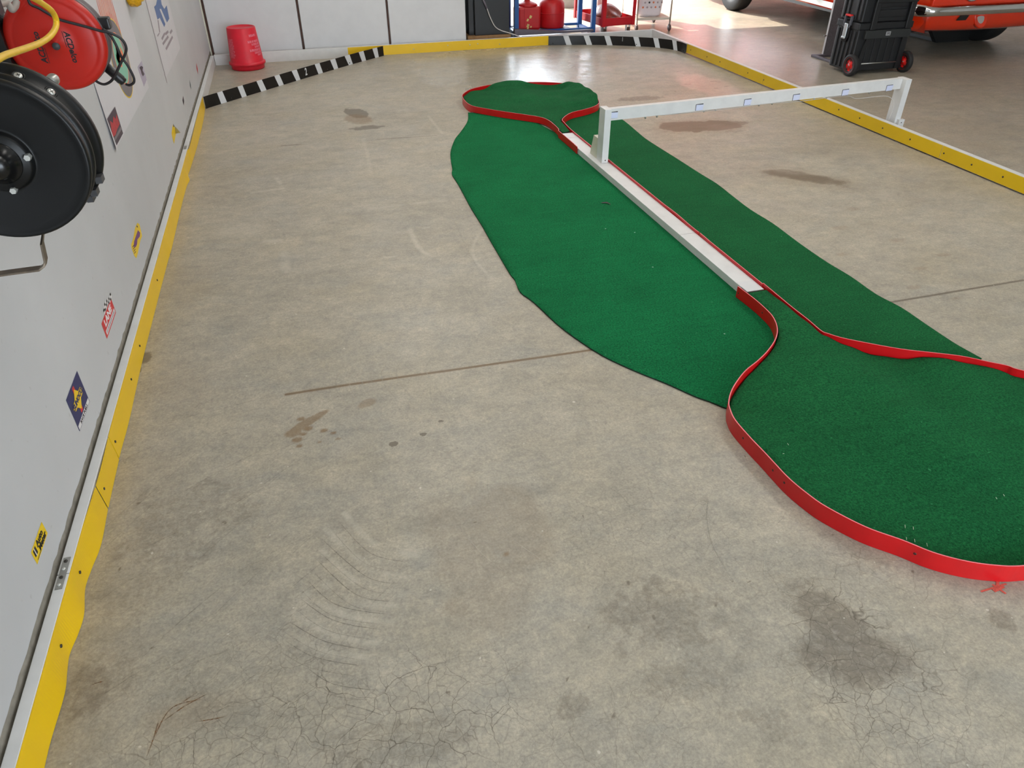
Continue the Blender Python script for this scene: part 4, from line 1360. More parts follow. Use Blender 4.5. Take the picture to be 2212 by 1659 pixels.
t = sticker('peeling_sticker', 'small yellow pointed sticker with a corner peeling off the far wall', 4.87, .23)
wpx('backing', [(374.2, 268), (378, 276), (380, 290), (377.5, 302), (376, 311), (373, 300), (370.5, 289), (372, 277)], S_yel, t, .0006)
p0, p1 = wl(379.5, 289, .001), wl(378, 273, .001)
p2 = atx(390, 286.5, XW + .04)
MB().add([p0, p1, p2], [(0, 1, 2)]).build('peeled_corner', mat('sticker_backing_paper', (176, 178, 168), 0.6), t, recalc=False)
wpx('edge', [(374.2, 267), (377.5, 274), (376, 273), (374.5, 275)], S_dk, t, .001)

t = thing('tyre_poster', 'large white poster with a flaming grey tyre printed on it', 'poster', (XW, 3.9, .8), 'posters on the left wall')
wpoly('sheet', rect(3.36, .585, 4.48, 1.45), M_paper, t, .0010)
# peeled near lower corner
pa = (XW + .0012, 3.36, .78)
MB().add([(XW + .001, 3.36, .90), (XW + .001, 3.42, .585), (XW + .010, 3.352, .585), (XW + .006, 3.355, .72)], [(0, 3, 2, 1)]).build('lifted_corner', M_paper, t, recalc=False)
tc = (3.975, .823)
ell = lambda k, n=40: [(tc[0] + .196 * k * math.cos(2 * PI * i / n), tc[1] + .168 * k * math.sin(2 * PI * i / n)) for i in range(n)]
wpoly('tyre_outline', ell(1.0), S_yel, t, .0014)
wpoly('tyre', ell(.965), S_gry, t, .0017)
wpoly('rim', ell(.66), S_org, t, .0020)
wpoly('rim_face', ell(.62), S_mint, t, .0023)
rp = random.Random(12)
for k in range(6):
    a = rp.uniform(0, 6.3)
    r0 = rp.uniform(.02, .07)
    cy_, cz_ = tc[0] + r0 * math.cos(a), tc[1] + r0 * math.sin(a)
    wpoly('rim_patch', [(cy_ + rp.uniform(.02, .045) * math.cos(2 * PI * i / 9), cz_ + rp.uniform(.015, .035) * math.sin(2 * PI * i / 9)) for i in range(9)], S_org if k % 2 else mat('sticker_green', (98, 178, 140), 0.5), t, .0026)
rp = random.Random(3)
S_fl = mat('flame_orange', (226, 110, 70), 0.5)
S_fl2 = mat('flame_pale', (238, 196, 160), 0.5)
for k in range(12):
    y = tc[0] - .17 + .34 * k / 11
    zb = tc[1] + .168 * math.sqrt(max(0.02, 1 - ((y - tc[0]) / .196) ** 2))
    hgt = .14 + .12 * rp.random()
    wpoly('flame', [(y - .010, zb - .01), (y + .010, zb - .01), (y + .009, zb + hgt * .5), (y + .006, zb + hgt), (y + .001, zb + hgt * .45), (y - .004, zb + hgt * .8), (y - .008, zb + hgt * .4)], S_fl if k % 3 else S_org, t, .0013)
    wpoly('flame', [(y - .003, zb + .02), (y + .003, zb + .03), (y + .002, zb + hgt * .6)], S_fl2, t, .0016)

t = sticker('square_sticker', 'dark square sticker with a red flame picture under the tyre poster', 3.48, .65)
t.location = (XW, 3.48, .65)
wpoly('backing', rect(3.378, .593, 3.583, .706), S_dk, t, .0030)
wpoly('picture', [(3.385, .632), (3.44, .626), (3.50, .634), (3.57, .636), (3.565, .68), (3.53, .668), (3.50, .688), (3.46, .67), (3.42, .69), (3.40, .66)], mat('sticker_flame_red', (176, 52, 60), 0.5, var=.2, scale=60), t, .0033)
wpoly('strip', rect(3.384, .612, 3.575, .624), S_gry, t, .0033)

t = sticker('square_sticker', 'small pale square sticker with a dark blotch beside the tyre poster', 4.415, .667)
t.location = (XW, 4.7, .667)
wpx('backing', [(306, 131), (297, 145), (311, 187), (317, 172)], mat('sticker_lilac', (172, 164, 182), 0.5), t, .0018)
wpx('picture', [(305, 142), (301, 146), (304, 152), (306, 160), (309, 165), (312, 160), (308, 152), (309, 145)], S_dk, t, .0021)

for (lb, a, m, p) in (('tiny dark red sticker on the wall close to the far corner', 'tiny_sticker', S_red, [(424, 136), (427, 148), (428, 161), (425, 150)]),
                      ('tiny green sticker on the wall just before the striped corner board', 'tiny_sticker', mat('sticker_teal', (70, 84, 90), .5), [(409, 172), (412, 182), (413, 193), (410.5, 186)]),
                      ('tiny purple sticker on the wall above the peeling yellow sticker', 'tiny_sticker', S_dk, [(395.5, 207), (398, 218), (397, 228), (394, 217)])):
    q = [wl(x, y, .0008) for x, y in p]
    t = sticker(a, lb, q[0].y, q[0].z)
    wpx('backing', p, m, t, .0008)

t = thing('blue_logo_poster', 'white poster with a blue logo near the far end of the left wall', 'poster', (XW, 5.6, .8), 'posters on the left wall')
wpoly('sheet', rect(5.12, .498, 6.07, 1.5), M_paper, t, .0012)
wpoly('edge', rect(5.105, .47, 5.122, 1.5), S_ltg, t, .0010)  # grey strip painted in as the shadow along the sheet's near side
Z8 = lambda p: [(280 + x / 9.214, y / 9.214) for x, y in p]
wpx('logo', Z8([(560, -260), (545, 0), (525, 95), (487, 137), (555, 390), (600, 355), (688, 540), (712, 480), (600, 190), (640, -100)]), S_blue, t, .0016)
wpx('logo', Z8([(600, -60), (605, 180), (625, 175), (745, 448), (790, 370), (738, 105), (690, 178), (640, 90), (615, -60)]), S_blue, t, .0017)
wpx('print_bar', Z8([(548, 705), (590, 645), (600, 665), (560, 735)]), S_ltg, t, .0016)
wpx('print_bar', Z8([(555, 400), (575, 400), (608, 640), (590, 650)]), S_ltg, t, .0016)
for (a0, b0, a1, b1) in ((630, 760, 690, 640), (650, 860, 760, 700), (700, 660, 760, 600), (795, 640, 835, 575)):
    wpx('print_bar', Z8([(a0, b0), (a1, b1), (a1 + 20, b1 + 45), (a0 + 20, b0 + 45)]), S_ltg, t, .0016)
wpx('print_bar', Z8([(712, 960), (845, 705), (865, 750), (735, 1005)]), S_ltg, t, .0016)

# amber plastic piece at the top of the wall
t = thing('amber_lens', 'shiny amber plastic lens piece fixed high on the wall', 'lens', (XW, 4.72, .96))
p = atx(291, 14, XW + .03)
MB().lathe([(0, -.012), (.03, -.01), (.042, .0), (.044, .03), (.036, .05), (0, .06)], (XW + .012, p.y + .01, p.z + .04), axis='x', n=14).build('lens', mat('amber_plastic', (226, 168, 20), 0.18, trans=0.2, var=.3, scale=90), t)
MB().lathe([(0, -.012), (.03, -.01), (.042, .0), (.044, .03), (.036, .05), (0, .06)], (XW + .012, p.y + .125, p.z + .045), axis='x', n=14).build('lens', mat('yellow_plastic_cap', (232, 190, 60), 0.3), t)
MB().lathe([(.02, -.012), (.045, .0), (.05, .03), (.036, .05), (0, .055)], (XW + .012, p.y + .24, p.z + .07), axis='x', n=14).build('cap', mat('clear_plastic', (200, 196, 190), 0.2, trans=0.5), t)

# steel utility hook, near left
Xh = -.60
t = thing('steel_hook', 'bare flat steel hook sticking out of the wall below the black reel', 'hook', (XW, 1.72, .8))
p = atx(103, 578, Xh)
tip = atx(110, 516, Xh)
yh, zh = p.y, p.z
path = [(XW, yh - .012, zh - .002), (XW + .10, yh - .004, zh), (Xh - .015, yh, zh), (Xh - .004, yh + .002, zh + .006), (Xh, yh + .006, zh + .016), (Xh + .001, yh + .02, zh + .05), (Xh + .001, tip.y, zh + .075)]
hw = [.012, .012, .012, .011, .011, .010, .002]
b = MB()
vs = []
for i, (q, w) in enumerate(zip(path, hw)):
    a_ = Vector(path[min(i + 1, len(path) - 1)]) - Vector(path[max(i - 1, 0)])
    n_ = Vector((-a_.z, 0, a_.x)).normalized() * .002
    for sy, sn in ((-1, -1), (1, -1), (1, 1), (-1, 1)):
        vs.append(Vector(q) + Vector((0, w * sy, 0)) + n_ * sn)
fs = [(4 * i + k, 4 * i + (k + 1) % 4, 4 * i + 4 + (k + 1) % 4, 4 * i + 4 + k) for i in range(len(path) - 1) for k in range(4)] + [(0, 1, 2, 3), tuple(len(vs) - 4 + k for k in range(4))]
b.add(vs, fs)
b.build('hook_bar', mat('tarnished_steel', (118, 106, 92), 0.45, metal=.6, var=.25, scale=40), t)
MB().box((XW, yh - .03, zh - .05), (XW + .004, yh + .01, zh + .06)).build('mounting_plate', M_steel, t)

# ---------------------------------------------------------------- black hose reel
C = Vector((-.60, 1.672, 1.056))
RB = .160
t = thing('hose_reel', 'large black enamelled hose reel mounted on the left wall nearest the camera', 'reel', C)
MB().lathe([(0, -.012), (.054, -.012), (.058, -.006), (.060, .002), (.062, .004), (.066, .003), (.135, .000), (.150, -.002), (RB - .005, -.006), (RB, -.003), (RB + .001, .004), (RB, .013), (RB - .003, .016), (.148, .014), (.07, .012)], C, 'y', 72).build('front_flange', M_reelblk, t)
MB().lathe([(.12, .010), (.136, .012), (.141, .018), (.142, .030), (.141, .042), (.136, .048), (.12, .05)], C, 'y', 64).build('drum', M_reelblk, t)
MB().lathe([(.12, .034), (.152, .034), (.159, .037), (.161, .043), (.161, .049), (.157, .053), (.140, .055), (.12, .055)], C, 'y', 72).build('middle_flange', M_reelblk, t)
bf = MB().lathe([(.06, .062), (.151, .062), (.154, .066), (.154, .094), (.163, .096), (.1665, .102), (.1665, .113), (.160, .117), (.06, .117)], C, 'y', 72).build('back_flange', M_reelblk, t)
hb = MB().lathe([(0, -.052), (.012, -.051), (.022, -.046), (.028, -.036), (.030, -.022), (.040, -.014), (.044, -.010)], C, 'y', 40).build('hub', M_blk2, t)
for a in (8, 98, 188, 278):
    MB().lathe([(0, -.012), (.0062, -.012), (.0068, -.009), (.0068, .002)], (C.x + .056 * math.cos(R(a)), C.y - .008, C.z + .056 * math.sin(R(a))), 'y', 6, smooth=False).build('hub_bolt', M_screwl, t)
for a in (88, 66, 44):
    q = Vector((C.x + .1535 * math.cos(R(a)), C.y + .080, C.z + .1535 * math.sin(R(a))))
    n_ = Vector((math.cos(R(a)), -.55, math.sin(R(a)))).normalized()
    M = n_.to_track_quat('Z', 'Y').to_matrix().to_4x4()
    M.translation = q
    w_ = MB(M).lathe([(.0125, -.004), (.0125, .0015), (.0105, .003), (.009, .001), (0, .001)], (0, 0, 0), n=20).build('rim_screw', M_reelblk, bf)
    MB(M).lathe([(.0078, .001), (.0074, .0035), (.004, .0045), (0, .0045)], (0, 0, 0), n=16).build('screw_head', M_screwl, bf)
    MB(M).box((-.004, -.0008, .0044), (.004, .0008, .0048)).box((-.0008, -.004, .0044), (.0008, .004, .0048)).build('cross_slot', M_screw, bf)
for a in (-28, -40, -46):
    MB().box((C.x + .158 * math.cos(R(a)), C.y + .07, C.z + .158 * math.sin(R(a)) - .010), (C.x + .158 * math.cos(R(a)) + .013, C.y + .10, C.z + .158 * math.sin(R(a)) + .004)).build('bracket_lug', M_dkgrey, t)
MB().box((XW, C.y + .085, C.z - .09), (C.x, C.y + .105, C.z + .05)).box((XW, C.y + .02, C.z - .12), (XW + .012, C.y + .16, C.z + .12)).build('wall_bracket', M_dkgrey, t)
MB().lathe([(.012, 0), (.012, .03), (.010, .034), (0, .034)], (C.x + .105, C.y + .118, C.z + .118), axis='y', n=20).build('hose_fitting', M_steel, t)
# yellow hose
hp = [(-60, 165), (0, 125), (30, 113), (60, 103), (88, 92), (108, 78), (120, 60), (121, 42), (112, 24), (95, 10), (72, -4), (40, -18), (0, -40)]
pts = []
for i, (x, y) in enumerate(hp):
    pts.append(tuple(atx(x, y, -.545 - .012 * math.sin(i * .35))))
MB().tube(crom(pts, 8), .0068, 14).build('yellow_hose', M_hose, t)['label'] = 'yellow rubber air hose'

# ---------------------------------------------------------------- red cord reel
C2 = Vector((-.62, 2.425, 1.150))
RR_ = .124
t = thing('cord_reel', 'round red cord reel mounted on the wall behind the black reel', 'reel', C2)
MB().lathe([(0, -.020), (.0045, -.020), (.0045, -.018), (.060, -.018), (.098, -.0178), (.101, -.0164), (.104, -.0172), (.114, -.0165), (.120, -.013), (.1235, -.008), (RR_ + .0005, .000), (RR_, .006), (.10, .010)], C2, 'y', 72).build('front_cover', M_reelred, t)
MB().lathe([(.10, .006), (RR_ + .002, .006), (RR_ + .002, .012), (.121, .014), (.121, .045), (RR_ + .002, .047), (RR_ + .002, .055), (.10, .055)], C2, 'y', 72).build('housing', mat('grey_reel_housing', (96, 84, 84), .45), t)
MB().lathe([(.0095, -.0225), (.0095, -.017), (.0, -.017)], C2 + Vector((0, 0, -.008)), 'y', 20).build('centre_cap', M_dkgrey, t)
# lettering on the cover: two lines reading in opposite directions
FX = lambda x, z, up: Matrix(((0 if True else 0, (1 if up == 'down' else -1), 0, C2.x + x), (0, 0, -1, C2.y - .0186), ((-1 if up == 'down' else 1), 0, 0, C2.z + z), (0, 0, 0, 1)))
text('lettering', 'ACDelco', .0205, FX(.035, -.012, 'down'), M_ink, t, xs=1.0, shear=.2, bold=.0006)
text('lettering', 'ACDelco', .0205, FX(-.040, -.010, 'up'), M_ink, t, xs=1.0, shear=.2, bold=.0006)
MB().box((C2.x + .0245, C2.y - .0190, C2.z - .012), (C2.x + .0256, C2.y - .0180, C2.z + .028)).build('underline', M_ink, t)
MB().box((C2.x - .0306, C2.y - .0190, C2.z - .050), (C2.x - .0295, C2.y - .0180, C2.z - .010)).build('underline', M_ink, t)
MB().box((XW, C2.y + .012, C2.z - .05), (C2.x - .10, C2.y + .04, C2.z + .05)).box((C2.x - .135, C2.y - .03, C2.z - .16), (C2.x - .118, C2.y + .05, C2.z + .07)).build('bracket', M_black, t)
MB().box((C2.x + .112, C2.y + .01, C2.z + .022), (C2.x + .142, C2.y + .045, C2.z + .052), bev=.004).build('cord_guide', M_black, t)
# black lamp handle hanging at the end of the cord
h0, h1 = aty(222, 138, 2.462), aty(268, 178, 2.455)
dirh = (h1 - h0).normalized()
M = dirh.to_track_quat('Z', 'Y').to_matrix().to_4x4()
M.translation = h0
k_ = (h1 - h0).length / .102
MB(M).lathe([(.010, 0), (.0135, .004 * k_), (.0135, .088 * k_), (.012, .092 * k_), (.012, .10 * k_), (.008, .104 * k_), (0, .104 * k_)], (0, 0, 0), n=20).build('cord_plug', M_black, t)
cd = [(60, -34), (60, -8), (66, 9), (85, 18), (105, 30), (128, 42), (160, 51), (190, 59), (214, 66), (240, 72), (262, 84), (272, 100), (271, 115), (260, 138), (250, 160), (240, 175), (226, 182), (212, 178), (200, 168)]
MB().tube(crom([tuple(aty(x, y, 2.388 + .004 * max(0, i - 9))) for i, (x, y) in enumerate(cd)], 6), .0036, 10).build('cord', M_blkcord, t)
cd = [(222, 62), (238, 76), (250, 96), (262, 122), (276, 142), (288, 165), (289, 178), (280, 184), (272, 182)]
MB().tube(crom([tuple(aty(x, y, 2.418 + .004 * i)) for i, (x, y) in enumerate(cd)], 6), .0036, 10).build('cord', M_blkcord, t)

# grey wall hook above the red reel
t = thing('coat_hook', 'small grey double hook on the wall at the top left above the red reel', 'hook', (XW, 2.2, 1.28))
pp = [(-10, 12), (6, 8), (15, 6), (21, 14), (26, 21), (33, 14), (36, 2)]
MB().tube(crom([tuple(atx(x, y, -.70 + .004 * i)) for i, (x, y) in enumerate(pp)], 6), .008, 10).build('hook_bar', mat('grey_hook', (160, 150, 142), .5), t)
q = atx(-10, 12, -.70)
MB().box((XW, q.y - .02, q.z - .02), (-.69, q.y + .02, q.z + .02)).build('mounting_plate', M_dkgrey, t)

# ---------------------------------------------------------------- far side: black cabinet, rack, carts
t = thing('black_cabinet', 'black cabinet on a wooden plinth between the white cabinets and the blue rack', 'cabinet', (2.05, 8.4, 0))
MB().box((1.885, 8.26, .10), (2.262, 8.72, 1.5), bev=.004).build('carcass', M_black, t)
MB().box((1.83, 8.30, .10), (1.885, 8.72, 1.5)).build('side_panel', M_blk2, t)
MB().box((1.80, 8.245, 0), (2.272, 8.72, .100)).build('plinth', M_wood, t)
t = thing('power_cord', 'pale grey power cord drooping across the front of the black cabinet', 'cord', (2.1, 8.22, .4))
cp = [(1036, -22), (1044, 0), (1047.7, 8.7), (1052, 18.4), (1058.6, 36.9), (1069.4, 57.5), (1082.5, 66), (1097.6, 70.5), (1114, 76), (1128, 82)]
cw = [tuple(aty(x, y, 8.235 - .004 * (i > 5))) for i, (x, y) in enumerate(cp)]
cw = [(p[0], p[1], max(p[2], .004)) for p in cw]
MB().tube(crom(cw, 6), .0055, 8).build('cable', M_cord, t)
MB().tube([cw[1], cw[3]], .010, 8).build('cable_joint', M_grey, t)

t = thing('blue_rack', 'blue steel rack with grey base rails holding the red tanks', 'rack', (2.85, 8.6, 0))
for (x, y) in ((2.405, 8.50), (3.305, 8.50), (2.405, 8.83), (3.262, 8.83)):
    MB().box((x - .024, y - .024, .03), (x + .024, y + .024, 1.3), bev=.003).build('post', M_blue, t)
MB().box((2.43, 8.478, .06), (3.28, 8.520, .085)).build('shelf_rail', M_blue, t)
MB().box((2.43, 8.82, .06), (3.24, 8.845, .085)).build('shelf_rail', M_blue, t)
MB().box((2.385, 8.524, .045), (2.425, 8.806, .075)).build('side_rail', M_blue, t)
MB().box((3.245, 8.524, .045), (3.28, 8.806, .075)).build('side_rail', M_blue, t)
MB().box((2.43, 8.52, .062), (3.06, 8.82, .078)).build('shelf', M_grey, t)
MB().prism([(2.36, .055), (2.36, .115), (2.40, .115), (2.9, .075), (3.28, .075), (3.28, .055)], 'y', 8.40, 8.46).build('base_rail', M_grey, t)
MB().box((2.42, 8.30, .0), (3.62, 8.36, .055), bev=.008).build('base_rail', M_grey, t)
MB().box((2.375, 8.36, 0), (2.42, 8.85, .03)).build('floor_rail', M_grey, t)
MB().box((3.24, 8.36, 0), (3.28, 8.85, .03)).build('floor_rail', M_grey, t)

t = thing('fuel_can', 'tall red fuel can with torn labels on the blue rack shelf', 'fuel can', (2.57, 8.64, .078))
MB().box((2.435, 8.53, .0785), (2.700, 8.75, .315), bev=.025).build('body', M_can, t)
MB().lathe([(.12, 0), (.10, .022), (.06, .04), (.035, .045), (.035, .08), (0, .08)], (2.57, 8.64, .312), n=28).build('shoulder', M_can, t)
MB().box((2.508, 8.524, .085), (2.512, 8.533, .30)).build('seam', M_can, t)
for (x, z, s) in ((2.577, .215, .018), (2.545, .185, .015), (2.548, .13, .018), (2.548, .105, .014), (2.583, .115, .010)):
    MB().add([(x - s, 8.528, z - s * .8), (x + s * .4, 8.528, z - s), (x + s, 8.528, z + s * .4), (x - s * .3, 8.528, z + s)], [(0, 1, 2, 3)]).build('torn_label', M_lbl, t)
t = thing('propane_tank', 'round red gas tank standing beside the fuel can on the blue rack', 'gas tank', (2.86, 8.66, .078))
MB().lathe([(.10, .0785), (.138, .083), (.145, .10), (.145, .29), (.138, .33), (.11, .362), (.06, .378), (0, .38)], (2.862, 8.66, 0), n=40).build('body', M_can, t)
MB().lathe([(.1465, .228), (.1475, .232), (.1465, .236)], (2.862, 8.66, 0), n=40).build('weld_band', M_can, t)
MB().lathe([(.085, .37), (.088, .375), (.088, .47), (.082, .47), (.082, .375)], (2.862, 8.66, 0), n=28).build('collar', M_can, t)
t = thing('oil_bottle', 'small red and yellow bottle behind the left post of the blue rack', 'bottle', (2.33, 8.75, 0))
MB().box((2.285, 8.72, 0), (2.36, 8.80, .12), bev=.01).build('bottle', M_dkgrey, t)
MB().box((2.283, 8.718, .12), (2.362, 8.802, .20), bev=.01).build('label_band', S_wht, t)
MB().box((2.283, 8.718, .20), (2.362, 8.802, .30), bev=.01).build('label_band', S_yel, t)
MB().box((2.285, 8.72, .30), (2.36, 8.80, .48), bev=.01).build('upper_body', M_can, t)

# red cart, turned slightly
Mc = Matrix.Translation((3.372, 8.372, 0)) @ Matrix.Rotation(R(7.5), 4, 'Z')
t = thing('utility_cart', 'red steel tray cart on casters between the blue rack and the laundry basket', 'cart', (3.55, 8.75, 0))
a, l_ = .405, .70
b = MB(Mc)
b.box((0, 0, .105), (a, l_, .112))
for lo, hi in (((0, 0, .105), (a, .006, .185)), ((0, l_ - .006, .105), (a, l_, .185)), ((0, 0, .105), (.006, l_, .185)), ((a - .006, 0, .105), (a, l_, .185))):
    b.box(lo, hi)
b.build('tray', M_cartred, t)
MB(Mc).box((0, 0, .70), (a, l_, .78)).build('tray', M_cartred, t)
for (x, y) in ((0, 0), (a, 0), (0, l_), (a, l_)):
    sx, sy = (1 if x == 0 else -1), (1 if y == 0 else -1)
    MB(Mc).box((min(x - .003 * sx, x + .034 * sx), min(y - .003 * sy, y - .007 * sy), .10), (max(x - .003 * sx, x + .034 * sx), max(y - .003 * sy, y - .007 * sy), .9)).box(
        (min(x - .003 * sx, x - .007 * sx), min(y - .003 * sy, y + .034 * sy), .10), (max(x - .003 * sx, x - .007 * sx), max(y - .003 * sy, y + .034 * sy), .9)).build('upright', M_cartred, t)
for (x, y) in ((.05, .05), (a - .05, .05), (.05, l_ - .05), (a - .05, l_ - .05)):
    cs = MB(Mc).box((x - .03, y - .03, .098), (x + .03, y + .03, .105)).box((x - .022, y - .02, .03), (x - .018, y + .02, .10)).box((x + .018, y - .02, .03), (x + .022, y + .02, .10)).build('caster', M_steel, t)
    MB(Mc).lathe([(.02, -.014), (.034, -.013), (.036, -.008), (.036, .008), (.034, .013), (.02, .014)], (x, y, .0362), 'x', 20).build('wheel', mat('brown_caster_wheel', (96, 70, 60), .6), cs)
t = thing('plastic_bag', 'reddish brown plastic bag slumped in the tray of the red cart', 'bag', tuple(Mc @ Vector((.2, .3, .113))))
bm2 = bmesh.new()
bmesh.ops.create_icosphere(bm2, subdivisions=4, radius=1)
wq = wob(21, 8, 2, 6)
vs = []
for v in bm2.verts:
    k = 1 + .22 * wq(v.co.x * 1.3 + v.co.z, v.co.y * 1.3)
    z = .113 + max(0, (v.co.z * k + .62)) * .085
    vs.append((.20 + v.co.x * .165 * k, .27 + v.co.y * .22 * k, max(z, .1135) + (.045 * max(0, v.co.z) ** 4)))
bm2.verts.index_update()
MB(Mc).add(vs, [[v.index for v in f.verts] for f in bm2.faces], smooth=True).build('bag', mat('brown_bag_plastic', (138, 62, 50), .35, var=.45, scale=22, bump=.4, bscale=40), t)
bm2.free()
t = thing('clear_bottle', 'clear whitish plastic bottle standing behind the brown bag in the red cart', 'bottle', tuple(Mc @ Vector((.30, .55, .113))))
MB(Mc).lathe([(.05, .1135), (.055, .12), (.055, .30), (.05, .33), (.02, .37), (.02, .39), (0, .39)], (.30, .60, 0), n=24).build('bottle', mat('milky_plastic', (222, 214, 206), .3), t)

# chrome shelf trolley with laundry basket
t = thing('chrome_trolley', 'low chrome trolley with a pale shelf on disc casters', 'trolley', (4.08, 8.8, 0))
P = [(3.868, 8.56), (4.262, 8.515), (4.335, 9.10), (3.93, 9.14)]
MB().add([(x, y, z) for z in (.118, .142) for x, y in P], [(0, 3, 2, 1), (4, 5, 6, 7), (0, 1, 5, 4), (1, 2, 6, 5), (2, 3, 7, 6), (3, 0, 4, 7)]).build('shelf', mat('cream_shelf', (206, 196, 182), .5), t)
for i, (x, y) in enumerate(P):
    MB().tube([(x, y, .075), (x, y, .75)], .0095, 12).build('leg', M_chrome, t)
    cs = MB().lathe([(.006, .05), (.010, .055), (.010, .08), (0, .08)], (x, y, 0), n=12).build('caster_stem', M_steel, t)
    MB().lathe([(0, -.012), (.030, -.011), (.037, -.006), (.037, .006), (.030, .011), (0, .012)], (x, y, .0372), 'x', 24).build('caster_wheel', mat('dark_caster_disc', (92, 74, 72), .4), cs)
MB().tube([(3.868, 8.56, .72), (4.262, 8.515, .72), (4.335, 9.10, .72)], .008, 10).build('top_rail', M_chrome, t)
MB().box((4.285, 8.9, .40), (4.68, 9.2, .412)).build('upper_shelf', M_steel, t)
Mb = Matrix.Translation((4.078, 8.82, .1425)) @ Matrix.Rotation(R(-6), 4, 'Z')
t = thing('laundry_basket', 'white plastic laundry basket with round holes on the chrome trolley', 'basket', tuple(Mb.translation))
b = MB(Mb)


def rrect(hx, hy, r, n=6):
    out_ = []
    for cx, cy, a0 in ((hx - r, hy - r, 0), (-hx + r, hy - r, 90), (-hx + r, -hy + r, 180), (hx - r, -hy + r, 270)):
        for k in range(n + 1):
            a = R(a0 + 90 * k / n)
            out_.append((cx + r * math.cos(a), cy + r * math.sin(a)))
    return out_


lv = [(0, .120, .185, .05), (.012, .132, .198, .055), (.04, .138, .204, .055), (.30, .158, .23, .06), (.31, .166, .24, .06)]
rings = [[(x, y, z) for x, y in rrect(hx, hy, r)] for z, hx, hy, r in lv]
n = len(rings[0])
b.add([p for r_ in rings for p in r_], [list(range(n))[::-1]] + [(j * n + k, j * n + (k + 1) % n, (j + 1) * n + (k + 1) % n, (j + 1) * n + k) for j in range(len(rings) - 1) for k in range(n)], smooth=True)
b.build('basket_body', M_basket, t)
for i in range(5):
    for j in range(4):
        x, z = -.10 + i * .05 + (.02 if j % 2 else 0), .10 + j * .05
        yy_ = -(.204 + .026 * (z - .04) / .26) - .0008
        col = S_org if (i + j) % 3 == 0 else M_ink if (i * j) % 4 == 1 else mat('basket_hole', (176, 160, 164), .6)
        MB(Mb).lathe([(0, -.0006), (.011, -.0006), (.011, .0004)], (x, yy_, z), 'y', 12).build('hole', col, t)

# ---------------------------------------------------------------- black rolling tool case
TX0, TX1, TY0, TY1 = 4.835, 5.385, 5.985, 6.285
t = thing('rolling_tool_case', 'tall black rolling tool case with two red-hubbed wheels', 'tool case', (5.11, 6.13, 0))
MB().box((TX0, TY0, .03), (TX1, TY1, .40), bev=.012).build('lower_case', M_tool, t)
MB().box((TX0 - .008, TY0 - .008, .372), (TX1 + .008, TY1 + .008, .43), bev=.008).build('lower_lid', M_tool, t)
MB().box((TX0 + .008, TY0 + .004, .43), (TX1 - .008, TY1 - .004, .645), bev=.012).build('upper_case', M_tool, t)
MB().box((TX0 - .006, TY0 - .006, .635), (TX1 + .006, TY1 + .006, .80), bev=.01).build('upper_lid', M_tool, t)
b = MB()
for y in np.linspace(TY0 + .035, TY1 - .04, 5):
    b.box((TX0 - .009, y - .009, .05), (TX0 + .002, y + .009, .36), bev=.003)
    if abs(y - 6.13) > .03:
        b.box((TX0 - .002, y - .012, .45), (TX0 + .010, y + .012, .63), bev=.003)
b.build('side_ribs', M_tool, t)
b = MB()
for x in np.linspace(TX0 + .14, TX1 - .13, 5):
    b.box((x - .018, TY0 - .007, .10), (x + .018, TY0 + .003, .30), bev=.003)
b.build('back_ribs', M_tool, t)
b = MB()
for z in (.47, .55):
    b.box((TX0 + .15, TY0 - .006, z), (TX1 - .10, TY0 + .008, z + .06), bev=.004)
b.build('back_ribs', M_tool, t)
MB().box((TX0 + .06, TY0 - .030, .302), (TX1 - .02, TY0 + .002, .372), bev=.005).build('handle_brace', mat('worn_black_plastic', (40, 42, 42), .55), t)
MB().box((TX0 + .10, TY0 - .026, .372), (TX0 + .155, TY0 + .0, .78), bev=.006).build('pull_handle_rail', M_tool, t)
MB().box((TX1 - .085, TY0 - .026, .372), (TX1 - .03, TY0 + .0, .78), bev=.006).build('pull_handle_rail', M_tool, t)
MB().box((TX0 + .10, TY0 - .03, .585), (TX1 - .02, TY0 - .004, .70), bev=.008).build('handle_housing', M_tool, t)
for x in (5.18, 5.225):
    MB().box((x - .006, TY0 - .028, .70), (x + .006, TY0 - .012, .725), bev=.003).build('release_tab', M_wheelred, t)
MB().prism([(TX0 + .06, .302), (TX0 + .10, .302), (TX0 + .145, .12), (TX0 + .145, .05), (TX0 + .105, .05), (TX0 + .105, .12)][:0] or [(TX0 + .09, .30), (TX0 + .125, .30), (TX0 + .10, .14), (TX0 + .10, .04), (TX0 + .06, .04), (TX0 + .06, .16)], 'y', TY0 - .018, TY0 + .0).build('wheel_strut', M_tool, t)
MB().box((TX1 - .08, TY0 - .018, .04), (TX1 - .045, TY0, .31)).build('wheel_strut', M_tool, t)
MB().tube([(TX0 + .09, TY0 - .012, .095), (TX1 - .07, TY0 - .012, .095)], .006, 10).build('axle', M_steel, t)
